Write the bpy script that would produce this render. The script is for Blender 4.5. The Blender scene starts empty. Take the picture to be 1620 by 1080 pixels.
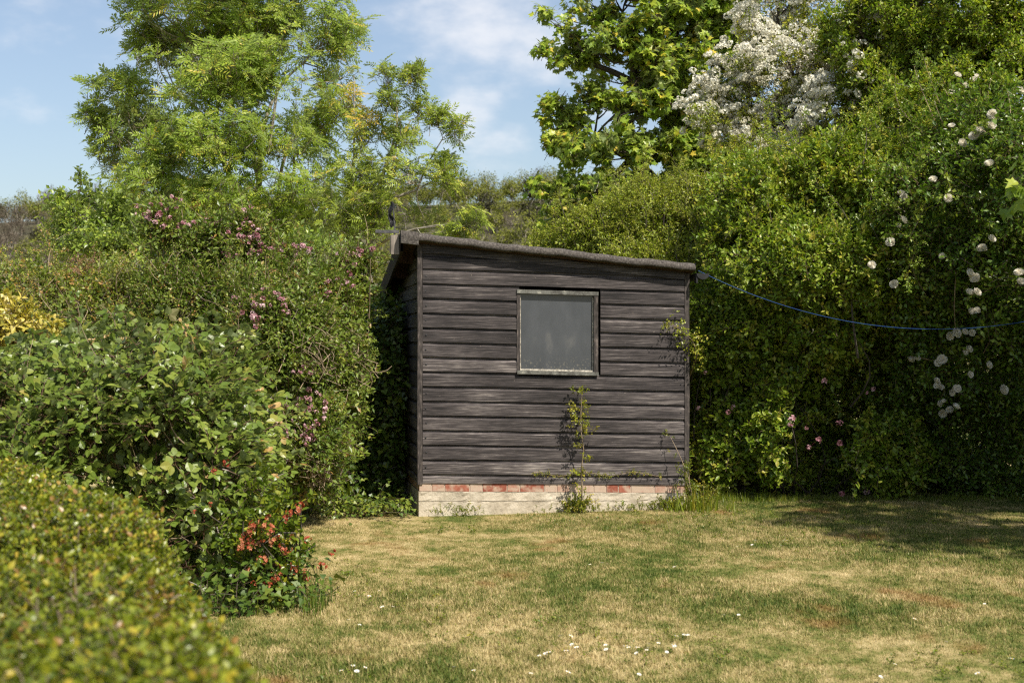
import bpy, math, random
import numpy as np
from mathutils import Vector

PI = math.pi
rng = np.random.default_rng(7)
random.seed(7)
scene = bpy.context.scene
COL = scene.collection
FPX = 2250.0           # focal length in pixels of the 1620 px wide photograph
CAMZ = 1.55


def W(px, py, Y):
    """where a line of sight meets the plane at distance Y"""
    return np.array([(px - 810) / FPX * Y, Y, CAMZ - (py - 540) / FPX * Y])


def nrm(a):
    a = np.asarray(a, float)
    return a / np.maximum(np.linalg.norm(a, axis=-1, keepdims=True), 1e-9)


# ------------------------------------------------------------------ objects
def thing(name, label, cat, loc=(0, 0, 0), rz=0.0, group=None, kind=None):
    o = bpy.data.objects.new(name, None)
    COL.objects.link(o)
    o.empty_display_size = 0.1
    o.location = loc
    o.rotation_euler = (0, 0, rz)
    o['label'] = label
    o['category'] = cat
    if group:
        o['group'] = group
    if kind:
        o['kind'] = kind
    return o


class Geo:
    """collects vertices / triangles / a per vertex number and links them as ONE mesh object"""

    def __init__(s):
        s.V, s.F, s.R, s.M, s.n = [], [], [], [], 0

    def add(s, V, F, R=0.5, m=0):
        V = np.asarray(V, float).reshape(-1, 3)
        F = np.asarray(F, np.int64).reshape(-1, 3)
        if len(V) == 0:
            return
        s.V.append(V)
        s.F.append(F + s.n)
        s.R.append(np.broadcast_to(np.asarray(R, float), (len(V),)))
        s.M.append(np.full(len(F), m))
        s.n += len(V)

    def quad(s, V, Q, R=0.5, m=0):
        Q = np.asarray(Q)
        s.add(V, np.concatenate([Q[:, [0, 1, 2]], Q[:, [0, 2, 3]]]), R, m)

    def box(s, lo, hi, R=0.5, m=0):
        x0, y0, z0 = lo
        x1, y1, z1 = hi
        V = [(x0, y0, z0), (x1, y0, z0), (x1, y1, z0), (x0, y1, z0), (x0, y0, z1), (x1, y0, z1), (x1, y1, z1), (x0, y1, z1)]
        s.quad(V, [(3, 2, 1, 0), (4, 5, 6, 7), (0, 1, 5, 4), (1, 2, 6, 5), (2, 3, 7, 6), (3, 0, 4, 7)], R, m)

    def tube(s, P, rad, sides=5, R=0.5, m=0, cap=False):
        P = np.asarray(P, float)
        n = len(P)
        rad = np.broadcast_to(np.asarray(rad, float), (n,))
        T = nrm(np.gradient(P, axis=0))
        ref = np.where(np.abs(T[:, 2:3]) > 0.9, np.array([[1.0, 0, 0]]), np.array([[0, 0, 1.0]]))
        A = nrm(np.cross(T, ref))
        B = np.cross(T, A)
        a = np.arange(sides) / sides * 2 * PI
        V = P[:, None] + rad[:, None, None] * (np.cos(a)[None, :, None] * A[:, None] + np.sin(a)[None, :, None] * B[:, None])
        i, j = np.meshgrid(np.arange(n - 1), np.arange(sides), indexing='ij')
        k = (j + 1) % sides
        Q = np.stack([i * sides + j, i * sides + k, (i + 1) * sides + k, (i + 1) * sides + j], -1).reshape(-1, 4)
        V = V.reshape(-1, 3)
        s.quad(V, Q, R, m)
        if cap:
            for e in (0, n - 1):
                ring = V[e * sides:(e + 1) * sides]
                s.add(np.vstack([ring, P[e]]), [(q, (q + 1) % sides, sides) for q in range(sides)], R, m)

    def grid(s, V, R=0.5, m=0):
        """V: (a,b,3)"""
        a, b = V.shape[:2]
        i, j = np.meshgrid(np.arange(a - 1), np.arange(b - 1), indexing='ij')
        Q = np.stack([i * b + j, (i + 1) * b + j, (i + 1) * b + j + 1, i * b + j + 1], -1).reshape(-1, 4)
        s.quad(V.reshape(-1, 3), Q, np.asarray(R).reshape(-1) if np.ndim(R) else R, m)

    def build(s, name, mats, parent=None, origin=(0, 0, 0), smooth=False):
        if not isinstance(mats, (list, tuple)):
            mats = [mats]
        V = np.concatenate(s.V) - np.asarray(origin, float)
        F = np.concatenate(s.F)
        R = np.concatenate(s.R)
        M = np.concatenate(s.M)
        me = bpy.data.meshes.new(name)
        me.vertices.add(len(V))
        me.vertices.foreach_set('co', V.astype(np.float32).ravel())
        me.loops.add(len(F) * 3)
        me.loops.foreach_set('vertex_index', F.astype(np.int32).ravel())
        me.polygons.add(len(F))
        me.polygons.foreach_set('loop_start', np.arange(0, len(F) * 3, 3, dtype=np.int32))
        me.polygons.foreach_set('material_index', M.astype(np.int32))
        me.polygons.foreach_set('use_smooth', np.full(len(F), bool(smooth)))
        at = me.attributes.new('rnd', 'FLOAT', 'POINT')
        at.data.foreach_set('value', R.astype(np.float32))
        for m in mats:
            me.materials.append(m)
        me.update(calc_edges=True)
        o = bpy.data.objects.new(name, me)
        COL.objects.link(o)
        if parent is not None:
            o.parent = parent
        return o


def tag(o, label, cat=None, group=None, kind=None):
    if label:
        o['label'] = label
    if cat:
        o['category'] = cat
    if group:
        o['group'] = group
    if kind:
        o['kind'] = kind
    return o


def lumps(p, freq, seed, octs=2):
    r = np.random.default_rng(seed)
    out = np.zeros(len(p))
    amp, tot = 1.0, 0.0
    for o in range(octs):
        for _ in range(5):
            k = nrm(r.normal(size=3)) * freq * r.uniform(0.7, 1.4) * 2 ** o
            out += amp * np.sin(p @ k + r.uniform(0, 6.28)) / 2.2
        tot += amp
        amp *= 0.5
    return out / tot


# ---------------------------------------------------------------- materials
def new_mat(name):
    m = bpy.data.materials.new(name)
    m.use_nodes = True
    nt = m.node_tree
    nt.nodes.clear()
    return m, nt, nt.nodes, nt.links


def ramp(nd, stops):
    r = nd.new('ShaderNodeValToRGB')
    e = r.color_ramp.elements
    while len(e) > 1:
        e.remove(e[0])
    e[0].position = stops[0][0]
    e[0].color = (*stops[0][1], 1)
    for p, c in stops[1:]:
        x = e.new(p)
        x.color = (*c, 1)
    return r


WARM = (1.42, 1.22, 0.80)


def leaf_mat(name, stops, under=None, trans=0.3, rough=0.42, twig=(0.10, 0.075, 0.05), spec=0.4, tint=(1.15, 1.2, 0.6)):
    m, nt, nd, lk = new_mat(name)
    at = nd.new('ShaderNodeAttribute')
    at.attribute_name = 'rnd'
    if 'leaves' in name and 'far' not in name and 'golden' not in name:
        stops = [(p, tuple(c * k for c, k in zip(cc, WARM))) for p, cc in stops]
    r = ramp(nd, stops)
    lk.new(at.outputs['Fac'], r.inputs[0])
    col = r.outputs[0]
    if under:
        geo = nd.new('ShaderNodeNewGeometry')
        mx = nd.new('ShaderNodeMix')
        mx.data_type = 'RGBA'
        mx.inputs[7].default_value = (*under, 1)
        ml = nd.new('ShaderNodeMath')
        ml.operation = 'MULTIPLY'
        ml.inputs[1].default_value = 0.75
        lk.new(geo.outputs['Backfacing'], ml.inputs[0])
        lk.new(ml.outputs[0], mx.inputs[0])
        lk.new(col, mx.inputs[6])
        col = mx.outputs[2]
    tw = nd.new('ShaderNodeMath')
    tw.operation = 'LESS_THAN'
    tw.inputs[1].default_value = -0.5
    lk.new(at.outputs['Fac'], tw.inputs[0])
    mt = nd.new('ShaderNodeMix')
    mt.data_type = 'RGBA'
    mt.inputs[7].default_value = (*twig, 1)
    lk.new(tw.outputs[0], mt.inputs[0])
    lk.new(col, mt.inputs[6])
    col = mt.outputs[2]
    p = nd.new('ShaderNodeBsdfPrincipled')
    p.inputs['Roughness'].default_value = rough
    p.inputs['Specular IOR Level'].default_value = spec
    lk.new(col, p.inputs['Base Color'])
    t = nd.new('ShaderNodeBsdfTranslucent')
    mu = nd.new('ShaderNodeMix')
    mu.data_type = 'RGBA'
    mu.blend_type = 'MULTIPLY'
    mu.inputs[0].default_value = 1
    mu.inputs[7].default_value = (*[x * 1.5 for x in tint], 1)
    lk.new(col, mu.inputs[6])
    lk.new(mu.outputs[2], t.inputs[0])
    sh = nd.new('ShaderNodeMixShader')
    sh.inputs[0].default_value = trans
    lk.new(p.outputs[0], sh.inputs[1])
    lk.new(t.outputs[0], sh.inputs[2])
    o = nd.new('ShaderNodeOutputMaterial')
    lk.new(sh.outputs[0], o.inputs[0])
    return m


def noise_mat(name, stops, scale=5, rough=0.85, detail=6, bump=0.0, vec_scale=(1, 1, 1), coord='Object', bscale=None, spec=0.3):
    m, nt, nd, lk = new_mat(name)
    tc = nd.new('ShaderNodeTexCoord')
    mp = nd.new('ShaderNodeMapping')
    mp.inputs['Scale'].default_value = vec_scale
    lk.new(tc.outputs[coord], mp.inputs[0])
    n = nd.new('ShaderNodeTexNoise')
    n.inputs['Scale'].default_value = scale
    n.inputs['Detail'].default_value = detail
    n.inputs['Roughness'].default_value = 0.65
    lk.new(mp.outputs[0], n.inputs['Vector'])
    r = ramp(nd, stops)
    lk.new(n.outputs[0], r.inputs[0])
    p = nd.new('ShaderNodeBsdfPrincipled')
    p.inputs['Roughness'].default_value = rough
    p.inputs['Specular IOR Level'].default_value = spec
    lk.new(r.outputs[0], p.inputs['Base Color'])
    if bump:
        n2 = nd.new('ShaderNodeTexNoise')
        n2.inputs['Scale'].default_value = bscale or scale * 4
        n2.inputs['Detail'].default_value = 8
        lk.new(mp.outputs[0], n2.inputs['Vector'])
        b = nd.new('ShaderNodeBump')
        b.inputs['Strength'].default_value = bump
        b.inputs['Distance'].default_value = 0.01
        lk.new(n2.outputs[0], b.inputs['Height'])
        lk.new(b.outputs[0], p.inputs['Normal'])
    o = nd.new('ShaderNodeOutputMaterial')
    lk.new(p.outputs[0], o.inputs[0])
    return m


def wood_mat():
    m, nt, nd, lk = new_mat('weathered_stained_wood')
    tc = nd.new('ShaderNodeTexCoord')
    at = nd.new('ShaderNodeAttribute')
    at.attribute_name = 'rnd'
    # shift the grain from board to board
    cx = nd.new('ShaderNodeCombineXYZ')
    ml = nd.new('ShaderNodeMath')
    ml.operation = 'MULTIPLY'
    ml.inputs[1].default_value = 37.0
    lk.new(at.outputs['Fac'], ml.inputs[0])
    lk.new(ml.outputs[0], cx.inputs[0])
    lk.new(ml.outputs[0], cx.inputs[1])
    va = nd.new('ShaderNodeVectorMath')
    va.operation = 'ADD'
    lk.new(tc.outputs['Object'], va.inputs[0])
    lk.new(cx.outputs[0], va.inputs[1])

    def nz(scale, vs, det=8, ro=0.7):
        mp = nd.new('ShaderNodeMapping')
        mp.inputs['Scale'].default_value = vs
        lk.new(va.outputs[0], mp.inputs[0])
        n = nd.new('ShaderNodeTexNoise')
        n.inputs['Scale'].default_value = scale
        n.inputs['Detail'].default_value = det
        n.inputs['Roughness'].default_value = ro
        lk.new(mp.outputs[0], n.inputs['Vector'])
        return n
    grain = nz(1.0, (1.5, 6, 85))
    fine = nz(1.0, (5, 8, 230), 3)
    patch = nz(1.0, (1.3, 1, 3.1), 5, 0.65)
    speck = nz(1.0, (26, 10, 70), 3, 0.6)

    def math2(op, a, b):
        q = nd.new('ShaderNodeMath')
        q.operation = op
        for k, v in enumerate((a, b)):
            if isinstance(v, (int, float)):
                q.inputs[k].default_value = v
            else:
                lk.new(v, q.inputs[k])
        return q.outputs[0]
    # lower boards have lost more of their stain
    sep = nd.new('ShaderNodeSeparateXYZ')
    lk.new(tc.outputs['Object'], sep.inputs[0])
    low = nd.new('ShaderNodeMapRange')
    low.inputs[1].default_value = 0.25
    low.inputs[2].default_value = 2.3
    low.inputs[3].default_value = 0.10
    low.inputs[4].default_value = -0.03
    lk.new(sep.outputs[2], low.inputs[0])
    def dev(q, k):
        return math2('MULTIPLY', math2('SUBTRACT', q.outputs[0], 0.5), k)
    v = math2('ADD', 0.50, dev(grain, 0.75))
    v = math2('ADD', v, dev(patch, 0.70))
    v = math2('ADD', v, dev(fine, 1.1))
    v = math2('ADD', v, math2('MULTIPLY', low.outputs[0], 0.7))
    v = math2('ADD', v, math2('MULTIPLY', math2('SUBTRACT', at.outputs['Fac'], 0.5), 0.14))
    r = ramp(nd, [(0.30, (0.009, 0.0075, 0.0072)), (0.42, (0.021, 0.0172, 0.0168)), (0.52, (0.042, 0.0348, 0.0338)), (0.62, (0.070, 0.059, 0.0565)), (0.74, (0.15, 0.13, 0.122)), (0.90, (0.36, 0.32, 0.28))])
    lk.new(v, r.inputs[0])
    sp = ramp(nd, [(0.70, (0, 0, 0)), (0.76, (1, 1, 1))])
    lk.new(speck.outputs[0], sp.inputs[0])
    mx = nd.new('ShaderNodeMix')
    mx.data_type = 'RGBA'
    mx.inputs[7].default_value = (0.30, 0.25, 0.20, 1)
    lk.new(math2('MULTIPLY', sp.outputs[0], 0.6), mx.inputs[0])
    lk.new(r.outputs[0], mx.inputs[6])
    p = nd.new('ShaderNodeBsdfPrincipled')
    p.inputs['Roughness'].default_value = 0.72
    p.inputs['Specular IOR Level'].default_value = 0.35
    lk.new(mx.outputs[2], p.inputs['Base Color'])
    b = nd.new('ShaderNodeBump')
    b.inputs['Strength'].default_value = 0.45
    b.inputs['Distance'].default_value = 0.002
    lk.new(fine.outputs[0], b.inputs['Height'])
    lk.new(b.outputs[0], p.inputs['Normal'])
    o = nd.new('ShaderNodeOutputMaterial')
    lk.new(p.outputs[0], o.inputs[0])
    return m


def lawn_mats():
    """thatch sheet and blades share the same dry / green / rusty patches"""
    out = []
    for name, blade in (('lawn_thatch', False), ('lawn_blades', True)):
        m, nt, nd, lk = new_mat(name)
        geo = nd.new('ShaderNodeNewGeometry')
        mp = nd.new('ShaderNodeMapping')
        mp.inputs['Scale'].default_value = (1.0, 0.75, 0.0)
        lk.new(geo.outputs['Position'], mp.inputs[0])

        def nz(scale, det=4, ro=0.6, w=0):
            n = nd.new('ShaderNodeTexNoise')
            n.noise_dimensions = '4D'
            n.inputs['W'].default_value = w
            n.inputs['Scale'].default_value = scale
            n.inputs['Detail'].default_value = det
            n.inputs['Roughness'].default_value = ro
            lk.new(mp.outputs[0], n.inputs['Vector'])
            return n.outputs[0]

        def math2(op, a, b):
            q = nd.new('ShaderNodeMath')
            q.operation = op
            for k, v in enumerate((a, b)):
                if isinstance(v, (int, float)):
                    q.inputs[k].default_value = v
                else:
                    lk.new(v, q.inputs[k])
            return q.outputs[0]
        big = nz(0.55, 3, 0.55, 1.3)
        med = nz(2.6, 4, 0.6, 4.1)
        v = math2('ADD', math2('MULTIPLY', big, 0.46), math2('MULTIPLY', med, 0.66))
        v = math2('ADD', v, math2('MULTIPLY', nz(7.0, 5, 0.7, 2.2), 0.85))
        v = math2('SUBTRACT', v, 0.456)
        sx = nd.new('ShaderNodeSeparateXYZ')
        lk.new(geo.outputs['Position'], sx.inputs[0])
        g = nd.new('ShaderNodeMapRange')          # greener towards the right hand hedge
        g.inputs[1].default_value = -1.5
        g.inputs[2].default_value = 3.0
        g.inputs[3].default_value = 0.045
        g.inputs[4].default_value = -0.035
        lk.new(sx.outputs[0], g.inputs[0])
        v = math2('ADD', v, g.outputs[0])
        at = None
        if blade:
            at = nd.new('ShaderNodeAttribute')
            at.attribute_name = 'rnd'
            v = math2('ADD', v, math2('MULTIPLY', math2('SUBTRACT', at.outputs['Fac'], 0.5), 0.36))
        k = 1.0 if blade else 0.72
        stops = [(0.30, (0.065, 0.105, 0.016)), (0.42, (0.135, 0.17, 0.030)), (0.51, (0.235, 0.225, 0.062)), (0.60, (0.39, 0.32, 0.13)), (0.74, (0.58, 0.47, 0.24))]
        r = ramp(nd, [(p, tuple(x * k for x in c)) for p, c in stops])
        lk.new(v, r.inputs[0])
        rust = ramp(nd, [(0.60, (0, 0, 0)), (0.68, (1, 1, 1))])
        lk.new(nz(1.5, 3, 0.6, 9.4), rust.inputs[0])
        mx = nd.new('ShaderNodeMix')
        mx.data_type = 'RGBA'
        mx.inputs[7].default_value = (0.30 * k, 0.155 * k, 0.05 * k, 1)
        lk.new(math2('MULTIPLY', rust.outputs[0], 0.6), mx.inputs[0])
        lk.new(r.outputs[0], mx.inputs[6])
        p = nd.new('ShaderNodeBsdfPrincipled')
        p.inputs['Roughness'].default_value = 0.6 if blade else 0.95
        p.inputs['Specular IOR Level'].default_value = 0.25
        lk.new(mx.outputs[2], p.inputs['Base Color'])
        o = nd.new('ShaderNodeOutputMaterial')
        if blade:
            t = nd.new('ShaderNodeBsdfTranslucent')
            lk.new(mx.outputs[2], t.inputs[0])
            sh = nd.new('ShaderNodeMixShader')
            sh.inputs[0].default_value = 0.3
            lk.new(p.outputs[0], sh.inputs[1])
            lk.new(t.outputs[0], sh.inputs[2])
            lk.new(sh.outputs[0], o.inputs[0])
        else:
            lk.new(p.outputs[0], o.inputs[0])
        out.append(m)
    return out


MAT = {}
MAT['wood'] = wood_mat()
MAT['thatch'], MAT['blade'] = lawn_mats()
MAT['felt'] = noise_mat('mineral_roof_felt', [(0.3, (0.030, 0.026, 0.023)), (0.5, (0.070, 0.061, 0.054)), (0.62, (0.125, 0.112, 0.098)), (0.75, (0.23, 0.21, 0.18))], 60, 0.95, 8, 0.5, bscale=220)
MAT['soffit'] = noise_mat('bare_brown_board', [(0.3, (0.025, 0.013, 0.009)), (0.7, (0.075, 0.04, 0.028))], 8, 0.85, vec_scale=(6, 1, 1))
MAT['eaves'] = noise_mat('dark_stained_eaves', [(0.3, (0.012, 0.008, 0.006)), (0.7, (0.035, 0.022, 0.017))], 8, 0.85, vec_scale=(1, 6, 1))
MAT['greywood'] = noise_mat('grey_bleached_wood', [(0.3, (0.10, 0.085, 0.07)), (0.55, (0.26, 0.225, 0.19)), (0.75, (0.42, 0.37, 0.31))], 30, 0.85, vec_scale=(1, 1, 0.15))
MAT['winframe'] = noise_mat('flaking_grey_green_paint', [(0.30, (0.03, 0.026, 0.023)), (0.45, (0.085, 0.083, 0.072)), (0.60, (0.15, 0.15, 0.13)), (0.72, (0.36, 0.34, 0.28))], 34, 0.75, 8, 0.3, vec_scale=(0.5, 1, 0.5))
MAT['winedge'] = noise_mat('dark_worn_window_timber', [(0.35, (0.02, 0.017, 0.015)), (0.55, (0.06, 0.05, 0.045)), (0.7, (0.17, 0.14, 0.12))], 40, 0.8, 6, vec_scale=(1, 1, 0.3))
MAT['putty'] = noise_mat('cracked_cream_putty', [(0.3, (0.13, 0.12, 0.10)), (0.5, (0.36, 0.33, 0.27)), (0.65, (0.62, 0.57, 0.47))], 45, 0.85, 6, 0.3)
MAT['black'] = noise_mat('black_plastic', [(0.4, (0.012, 0.012, 0.013)), (0.7, (0.03, 0.03, 0.032))], 12, 0.5)
MAT['iron'] = noise_mat('dull_grey_iron', [(0.4, (0.05, 0.05, 0.052)), (0.7, (0.13, 0.125, 0.12))], 20, 0.6)
MAT['concrete'] = noise_mat('old_cast_concrete', [(0.25, (0.19, 0.155, 0.115)), (0.42, (0.40, 0.345, 0.26)), (0.58, (0.50, 0.44, 0.345)), (0.75, (0.60, 0.53, 0.42))], 7, 0.95, 10, 0.55, bscale=60)
MAT['mortar'] = noise_mat('pale_mortar', [(0.3, (0.30, 0.24, 0.18)), (0.7, (0.5, 0.42, 0.33))], 30, 0.95)
MAT['bark'] = noise_mat('pale_ash_bark', [(0.3, (0.17, 0.145, 0.11)), (0.5, (0.30, 0.265, 0.21)), (0.7, (0.44, 0.395, 0.32))], 9, 0.9, vec_scale=(1, 1, 0.4), bump=0.4)
MAT['darkbark'] = noise_mat('dark_bark', [(0.3, (0.035, 0.028, 0.022)), (0.7, (0.11, 0.09, 0.07))], 9, 0.9, vec_scale=(1, 1, 0.4), bump=0.4)
MAT['dry'] = noise_mat('dry_stem', [(0.3, (0.16, 0.115, 0.07)), (0.7, (0.36, 0.28, 0.19))], 14, 0.9)
MAT['rope'] = noise_mat('blue_nylon_line', [(0.3, (0.010, 0.045, 0.18)), (0.7, (0.022, 0.085, 0.29))], 60, 0.45)
MAT['hill'] = noise_mat('hillside_scrub', [(0.3, (0.03, 0.03, 0.016)), (0.5, (0.062, 0.058, 0.03)), (0.7, (0.10, 0.092, 0.045))], 0.12, 0.95, 8)

g = lambda a, b, c: (a, b, c)
L = {}
L['ash'] = leaf_mat('ash_leaves', [(0, (0.096, 0.1756, 0.0256)), (0.5, (0.1745, 0.2759, 0.0448)), (0.85, (0.2616, 0.3427, 0.0721)), (1, (0.3488, 0.3176, 0.064))], under=(0.30, 0.36, 0.19), trans=0.42, rough=0.42, twig=(0.2, 0.165, 0.11))
L['ash2'] = leaf_mat('young_ash_leaves', [(0, (0.1141, 0.1905, 0.0281)), (0.5, (0.1956, 0.2856, 0.0468)), (0.85, (0.277, 0.3333, 0.0623)), (1, (0.391, 0.3174, 0.0779))], under=(0.19, 0.24, 0.09), trans=0.36, rough=0.42, twig=(0.24, 0.2, 0.15))
L['pale'] = leaf_mat('pale_shrub_leaves', [(0, (0.0759, 0.1455, 0.0202)), (0.5, (0.1455, 0.234, 0.0405)), (1, (0.2403, 0.3162, 0.0759))], under=(0.19, 0.245, 0.10), trans=0.3, rough=0.36)
L['maple'] = leaf_mat('maple_leaves', [(0, (0.0882, 0.1715, 0.0259)), (0.5, (0.1786, 0.2822, 0.0407)), (0.85, (0.273, 0.3529, 0.0592)), (1, (0.399, 0.3529, 0.0648))], under=(0.25, 0.30, 0.15), trans=0.36, rough=0.38, twig=(0.11, 0.08, 0.05))
L['haw'] = leaf_mat('hawthorn_leaves', [(0, (0.0911, 0.1548, 0.0255)), (0.5, (0.1822, 0.2551, 0.0474)), (1, (0.3097, 0.3369, 0.082))], trans=0.28, rough=0.42)
L['privet'] = leaf_mat('fine_yellow_green_leaves', [(0, (0.0894, 0.1507, 0.0173)), (0.5, (0.1668, 0.2439, 0.0345)), (1, (0.2622, 0.3156, 0.0616))], trans=0.32, rough=0.42, twig=(0.14, 0.105, 0.06))
L['hedge'] = leaf_mat('hedge_leaves', [(0, (0.0666, 0.1341, 0.0184)), (0.5, (0.1396, 0.2323, 0.0334)), (0.9, (0.2379, 0.3007, 0.0534)), (1, (0.2375, 0.2484, 0.0552))], trans=0.32, rough=0.40, twig=(0.13, 0.09, 0.055))
L['rose'] = leaf_mat('rose_leaves', [(0, (0.0408, 0.0935, 0.0165)), (0.5, (0.078, 0.1536, 0.0246)), (1, (0.156, 0.2204, 0.0478))], trans=0.28, rough=0.34, twig=(0.12, 0.085, 0.05))
L['bramble'] = leaf_mat('bramble_leaves', [(0, (0.0533, 0.1, 0.0201)), (0.45, (0.0943, 0.1563, 0.0337)), (0.85, (0.1388, 0.2001, 0.0506)), (0.955, (0.1887, 0.2063, 0.0618)), (0.97, (0.2442, 0.1438, 0.0674)), (1, (0.333, 0.2626, 0.1685))], under=(0.16, 0.19, 0.09), trans=0.28, rough=0.36, twig=(0.13, 0.075, 0.05))
L['tangle'] = leaf_mat('tangled_hedge_leaves', [(0, (0.0614, 0.1056, 0.0184)), (0.45, (0.1115, 0.1676, 0.0299)), (0.8, (0.1785, 0.2297, 0.046)), (0.9, (0.2343, 0.2111, 0.069)), (1, (0.3123, 0.2111, 0.1035))], trans=0.25, rough=0.4, twig=(0.21, 0.155, 0.10))
L['weig'] = leaf_mat('weigela_leaves', [(0, (0.057, 0.1092, 0.0225)), (0.5, (0.1128, 0.1749, 0.035)), (0.85, (0.1662, 0.2171, 0.05)), (1, (0.2019, 0.14, 0.0625))], trans=0.25, rough=0.42, twig=(0.15, 0.10, 0.065))
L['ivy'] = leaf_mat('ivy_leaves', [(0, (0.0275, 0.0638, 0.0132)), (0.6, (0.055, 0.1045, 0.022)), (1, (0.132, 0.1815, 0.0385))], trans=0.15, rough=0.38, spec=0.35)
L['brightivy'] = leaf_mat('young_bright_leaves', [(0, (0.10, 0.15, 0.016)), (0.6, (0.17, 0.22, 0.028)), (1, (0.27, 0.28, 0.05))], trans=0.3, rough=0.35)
L['box'] = leaf_mat('clipped_box_leaves', [(0, (0.0463, 0.0787, 0.0085)), (0.4, (0.1041, 0.1512, 0.0158)), (0.75, (0.1806, 0.2192, 0.0266)), (0.93, (0.289, 0.257, 0.0423)), (1, (0.1734, 0.1134, 0.0484))], trans=0.25, rough=0.33, twig=(0.22, 0.165, 0.11))
L['gold'] = leaf_mat('golden_variegated_leaves', [(0, (0.22, 0.22, 0.03)), (0.5, (0.52, 0.43, 0.08)), (1, (0.68, 0.58, 0.25))], trans=0.25, rough=0.35)
L['quince'] = leaf_mat('quince_leaves', [(0, (0.05, 0.10, 0.012)), (0.6, (0.10, 0.155, 0.018)), (0.9, (0.16, 0.19, 0.02)), (1, (0.30, 0.29, 0.022))], trans=0.25, rough=0.34)
L['weed'] = leaf_mat('weed_leaves', [(0, (0.07, 0.12, 0.015)), (0.6, (0.13, 0.185, 0.025)), (1, (0.24, 0.235, 0.05))], trans=0.3, rough=0.4)
L['bracken'] = leaf_mat('dead_brown_fronds', [(0, (0.22, 0.12, 0.06)), (1, (0.42, 0.27, 0.16))], trans=0.2, rough=0.7)
FL = {}
FL['white'] = leaf_mat('white_petals', [(0, (0.70, 0.67, 0.52)), (0.5, (0.82, 0.80, 0.70)), (1, (0.88, 0.87, 0.80))], trans=0.35, rough=0.6, tint=(0.7, 0.69, 0.64), twig=(0.12, 0.09, 0.05))
FL['rosew'] = leaf_mat('white_rose_petals', [(0, (0.72, 0.66, 0.52)), (1, (0.86, 0.84, 0.78))], trans=0.3, rough=0.55, tint=(0.7, 0.68, 0.62))
FL['pink'] = leaf_mat('pink_petals', [(0, (0.26, 0.08, 0.10)), (0.45, (0.48, 0.23, 0.26)), (1, (0.70, 0.52, 0.53))], trans=0.25, rough=0.55, tint=(0.75, 0.6, 0.65), twig=(0.13, 0.03, 0.03))
FL['red'] = leaf_mat('coral_red_petals', [(0, (0.22, 0.022, 0.012)), (0.5, (0.42, 0.085, 0.035)), (1, (0.55, 0.27, 0.13))], trans=0.2, rough=0.5, tint=(0.75, 0.6, 0.6))
FL['daisy'] = leaf_mat('daisy_petals', [(0, (0.75, 0.73, 0.68)), (1, (0.82, 0.81, 0.79))], trans=0.15, rough=0.6, tint=(0.7, 0.7, 0.68), twig=(0.10, 0.15, 0.03))
MAT['yolk'] = noise_mat('yellow_disc', [(0.4, (0.6, 0.36, 0.02)), (0.7, (0.75, 0.5, 0.04))], 60, 0.7)


# -------------------------------------------------------------- leaf shapes
def leaf_shape(kind):
    if kind == 'simple':          # folded diamond
        V = [(0, 0, 0), (-0.5, 0.45, 0.12), (0, 1, 0), (0.5, 0.45, 0.12)]
        F = [(0, 3, 2), (0, 2, 1)]
    elif kind == 'ovate':
        V = [(0, 0, 0), (-0.42, 0.22, 0.07), (-0.5, 0.5, 0.10), (-0.3, 0.8, 0.03), (0, 1, -0.06), (0.3, 0.8, 0.03), (0.5, 0.5, 0.10), (0.42, 0.22, 0.07), (0, 0.5, 0.0)]
        F = [(0, 8, 1), (1, 8, 2), (2, 8, 3), (3, 8, 4), (4, 8, 5), (5, 8, 6), (6, 8, 7), (7, 8, 0)]
    elif kind == 'maple':
        pts = [(0, 0.02), (0.20, 0.10), (0.46, 0.05), (0.36, 0.26), (0.62, 0.52), (0.26, 0.52), (0.16, 0.68), (0, 1.0)]
        out = pts + [(-x, y) for x, y in pts[-2:0:-1]]
        V = [(x, y, 0.22 * abs(x) - 0.25 * max(0, y - 0.4) ** 2 - 0.22 * x * x) for x, y in out] + [(0, 0.33, 0.03)]
        n = len(out)
        F = [(i, (i + 1) % n, n) for i in range(n)]
    elif kind == 'ivy':
        pts = [(0, 0.06), (0.38, 0.0), (0.52, 0.30), (0.28, 0.50), (0, 1.0)]
        out = pts + [(-x, y) for x, y in pts[-2:0:-1]]
        V = [(x, y, 0.14 * abs(x)) for x, y in out] + [(0, 0.36, 0.0)]
        n = len(out)
        F = [(i, (i + 1) % n, n) for i in range(n)]
    elif kind == 'petal':         # cupped round petal
        V = [(0, 0, 0), (-0.5, 0.55, 0.15), (-0.3, 0.95, 0.3), (0.3, 0.95, 0.3), (0.5, 0.55, 0.15), (0, 0.6, 0.0)]
        F = [(0, 5, 1), (1, 5, 2), (2, 5, 3), (3, 5, 4), (4, 5, 0)]
    return np.array(V, float), np.array(F)


SHAPES = {k: leaf_shape(k) for k in ('simple', 'ovate', 'maple', 'ivy', 'petal')}


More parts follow.
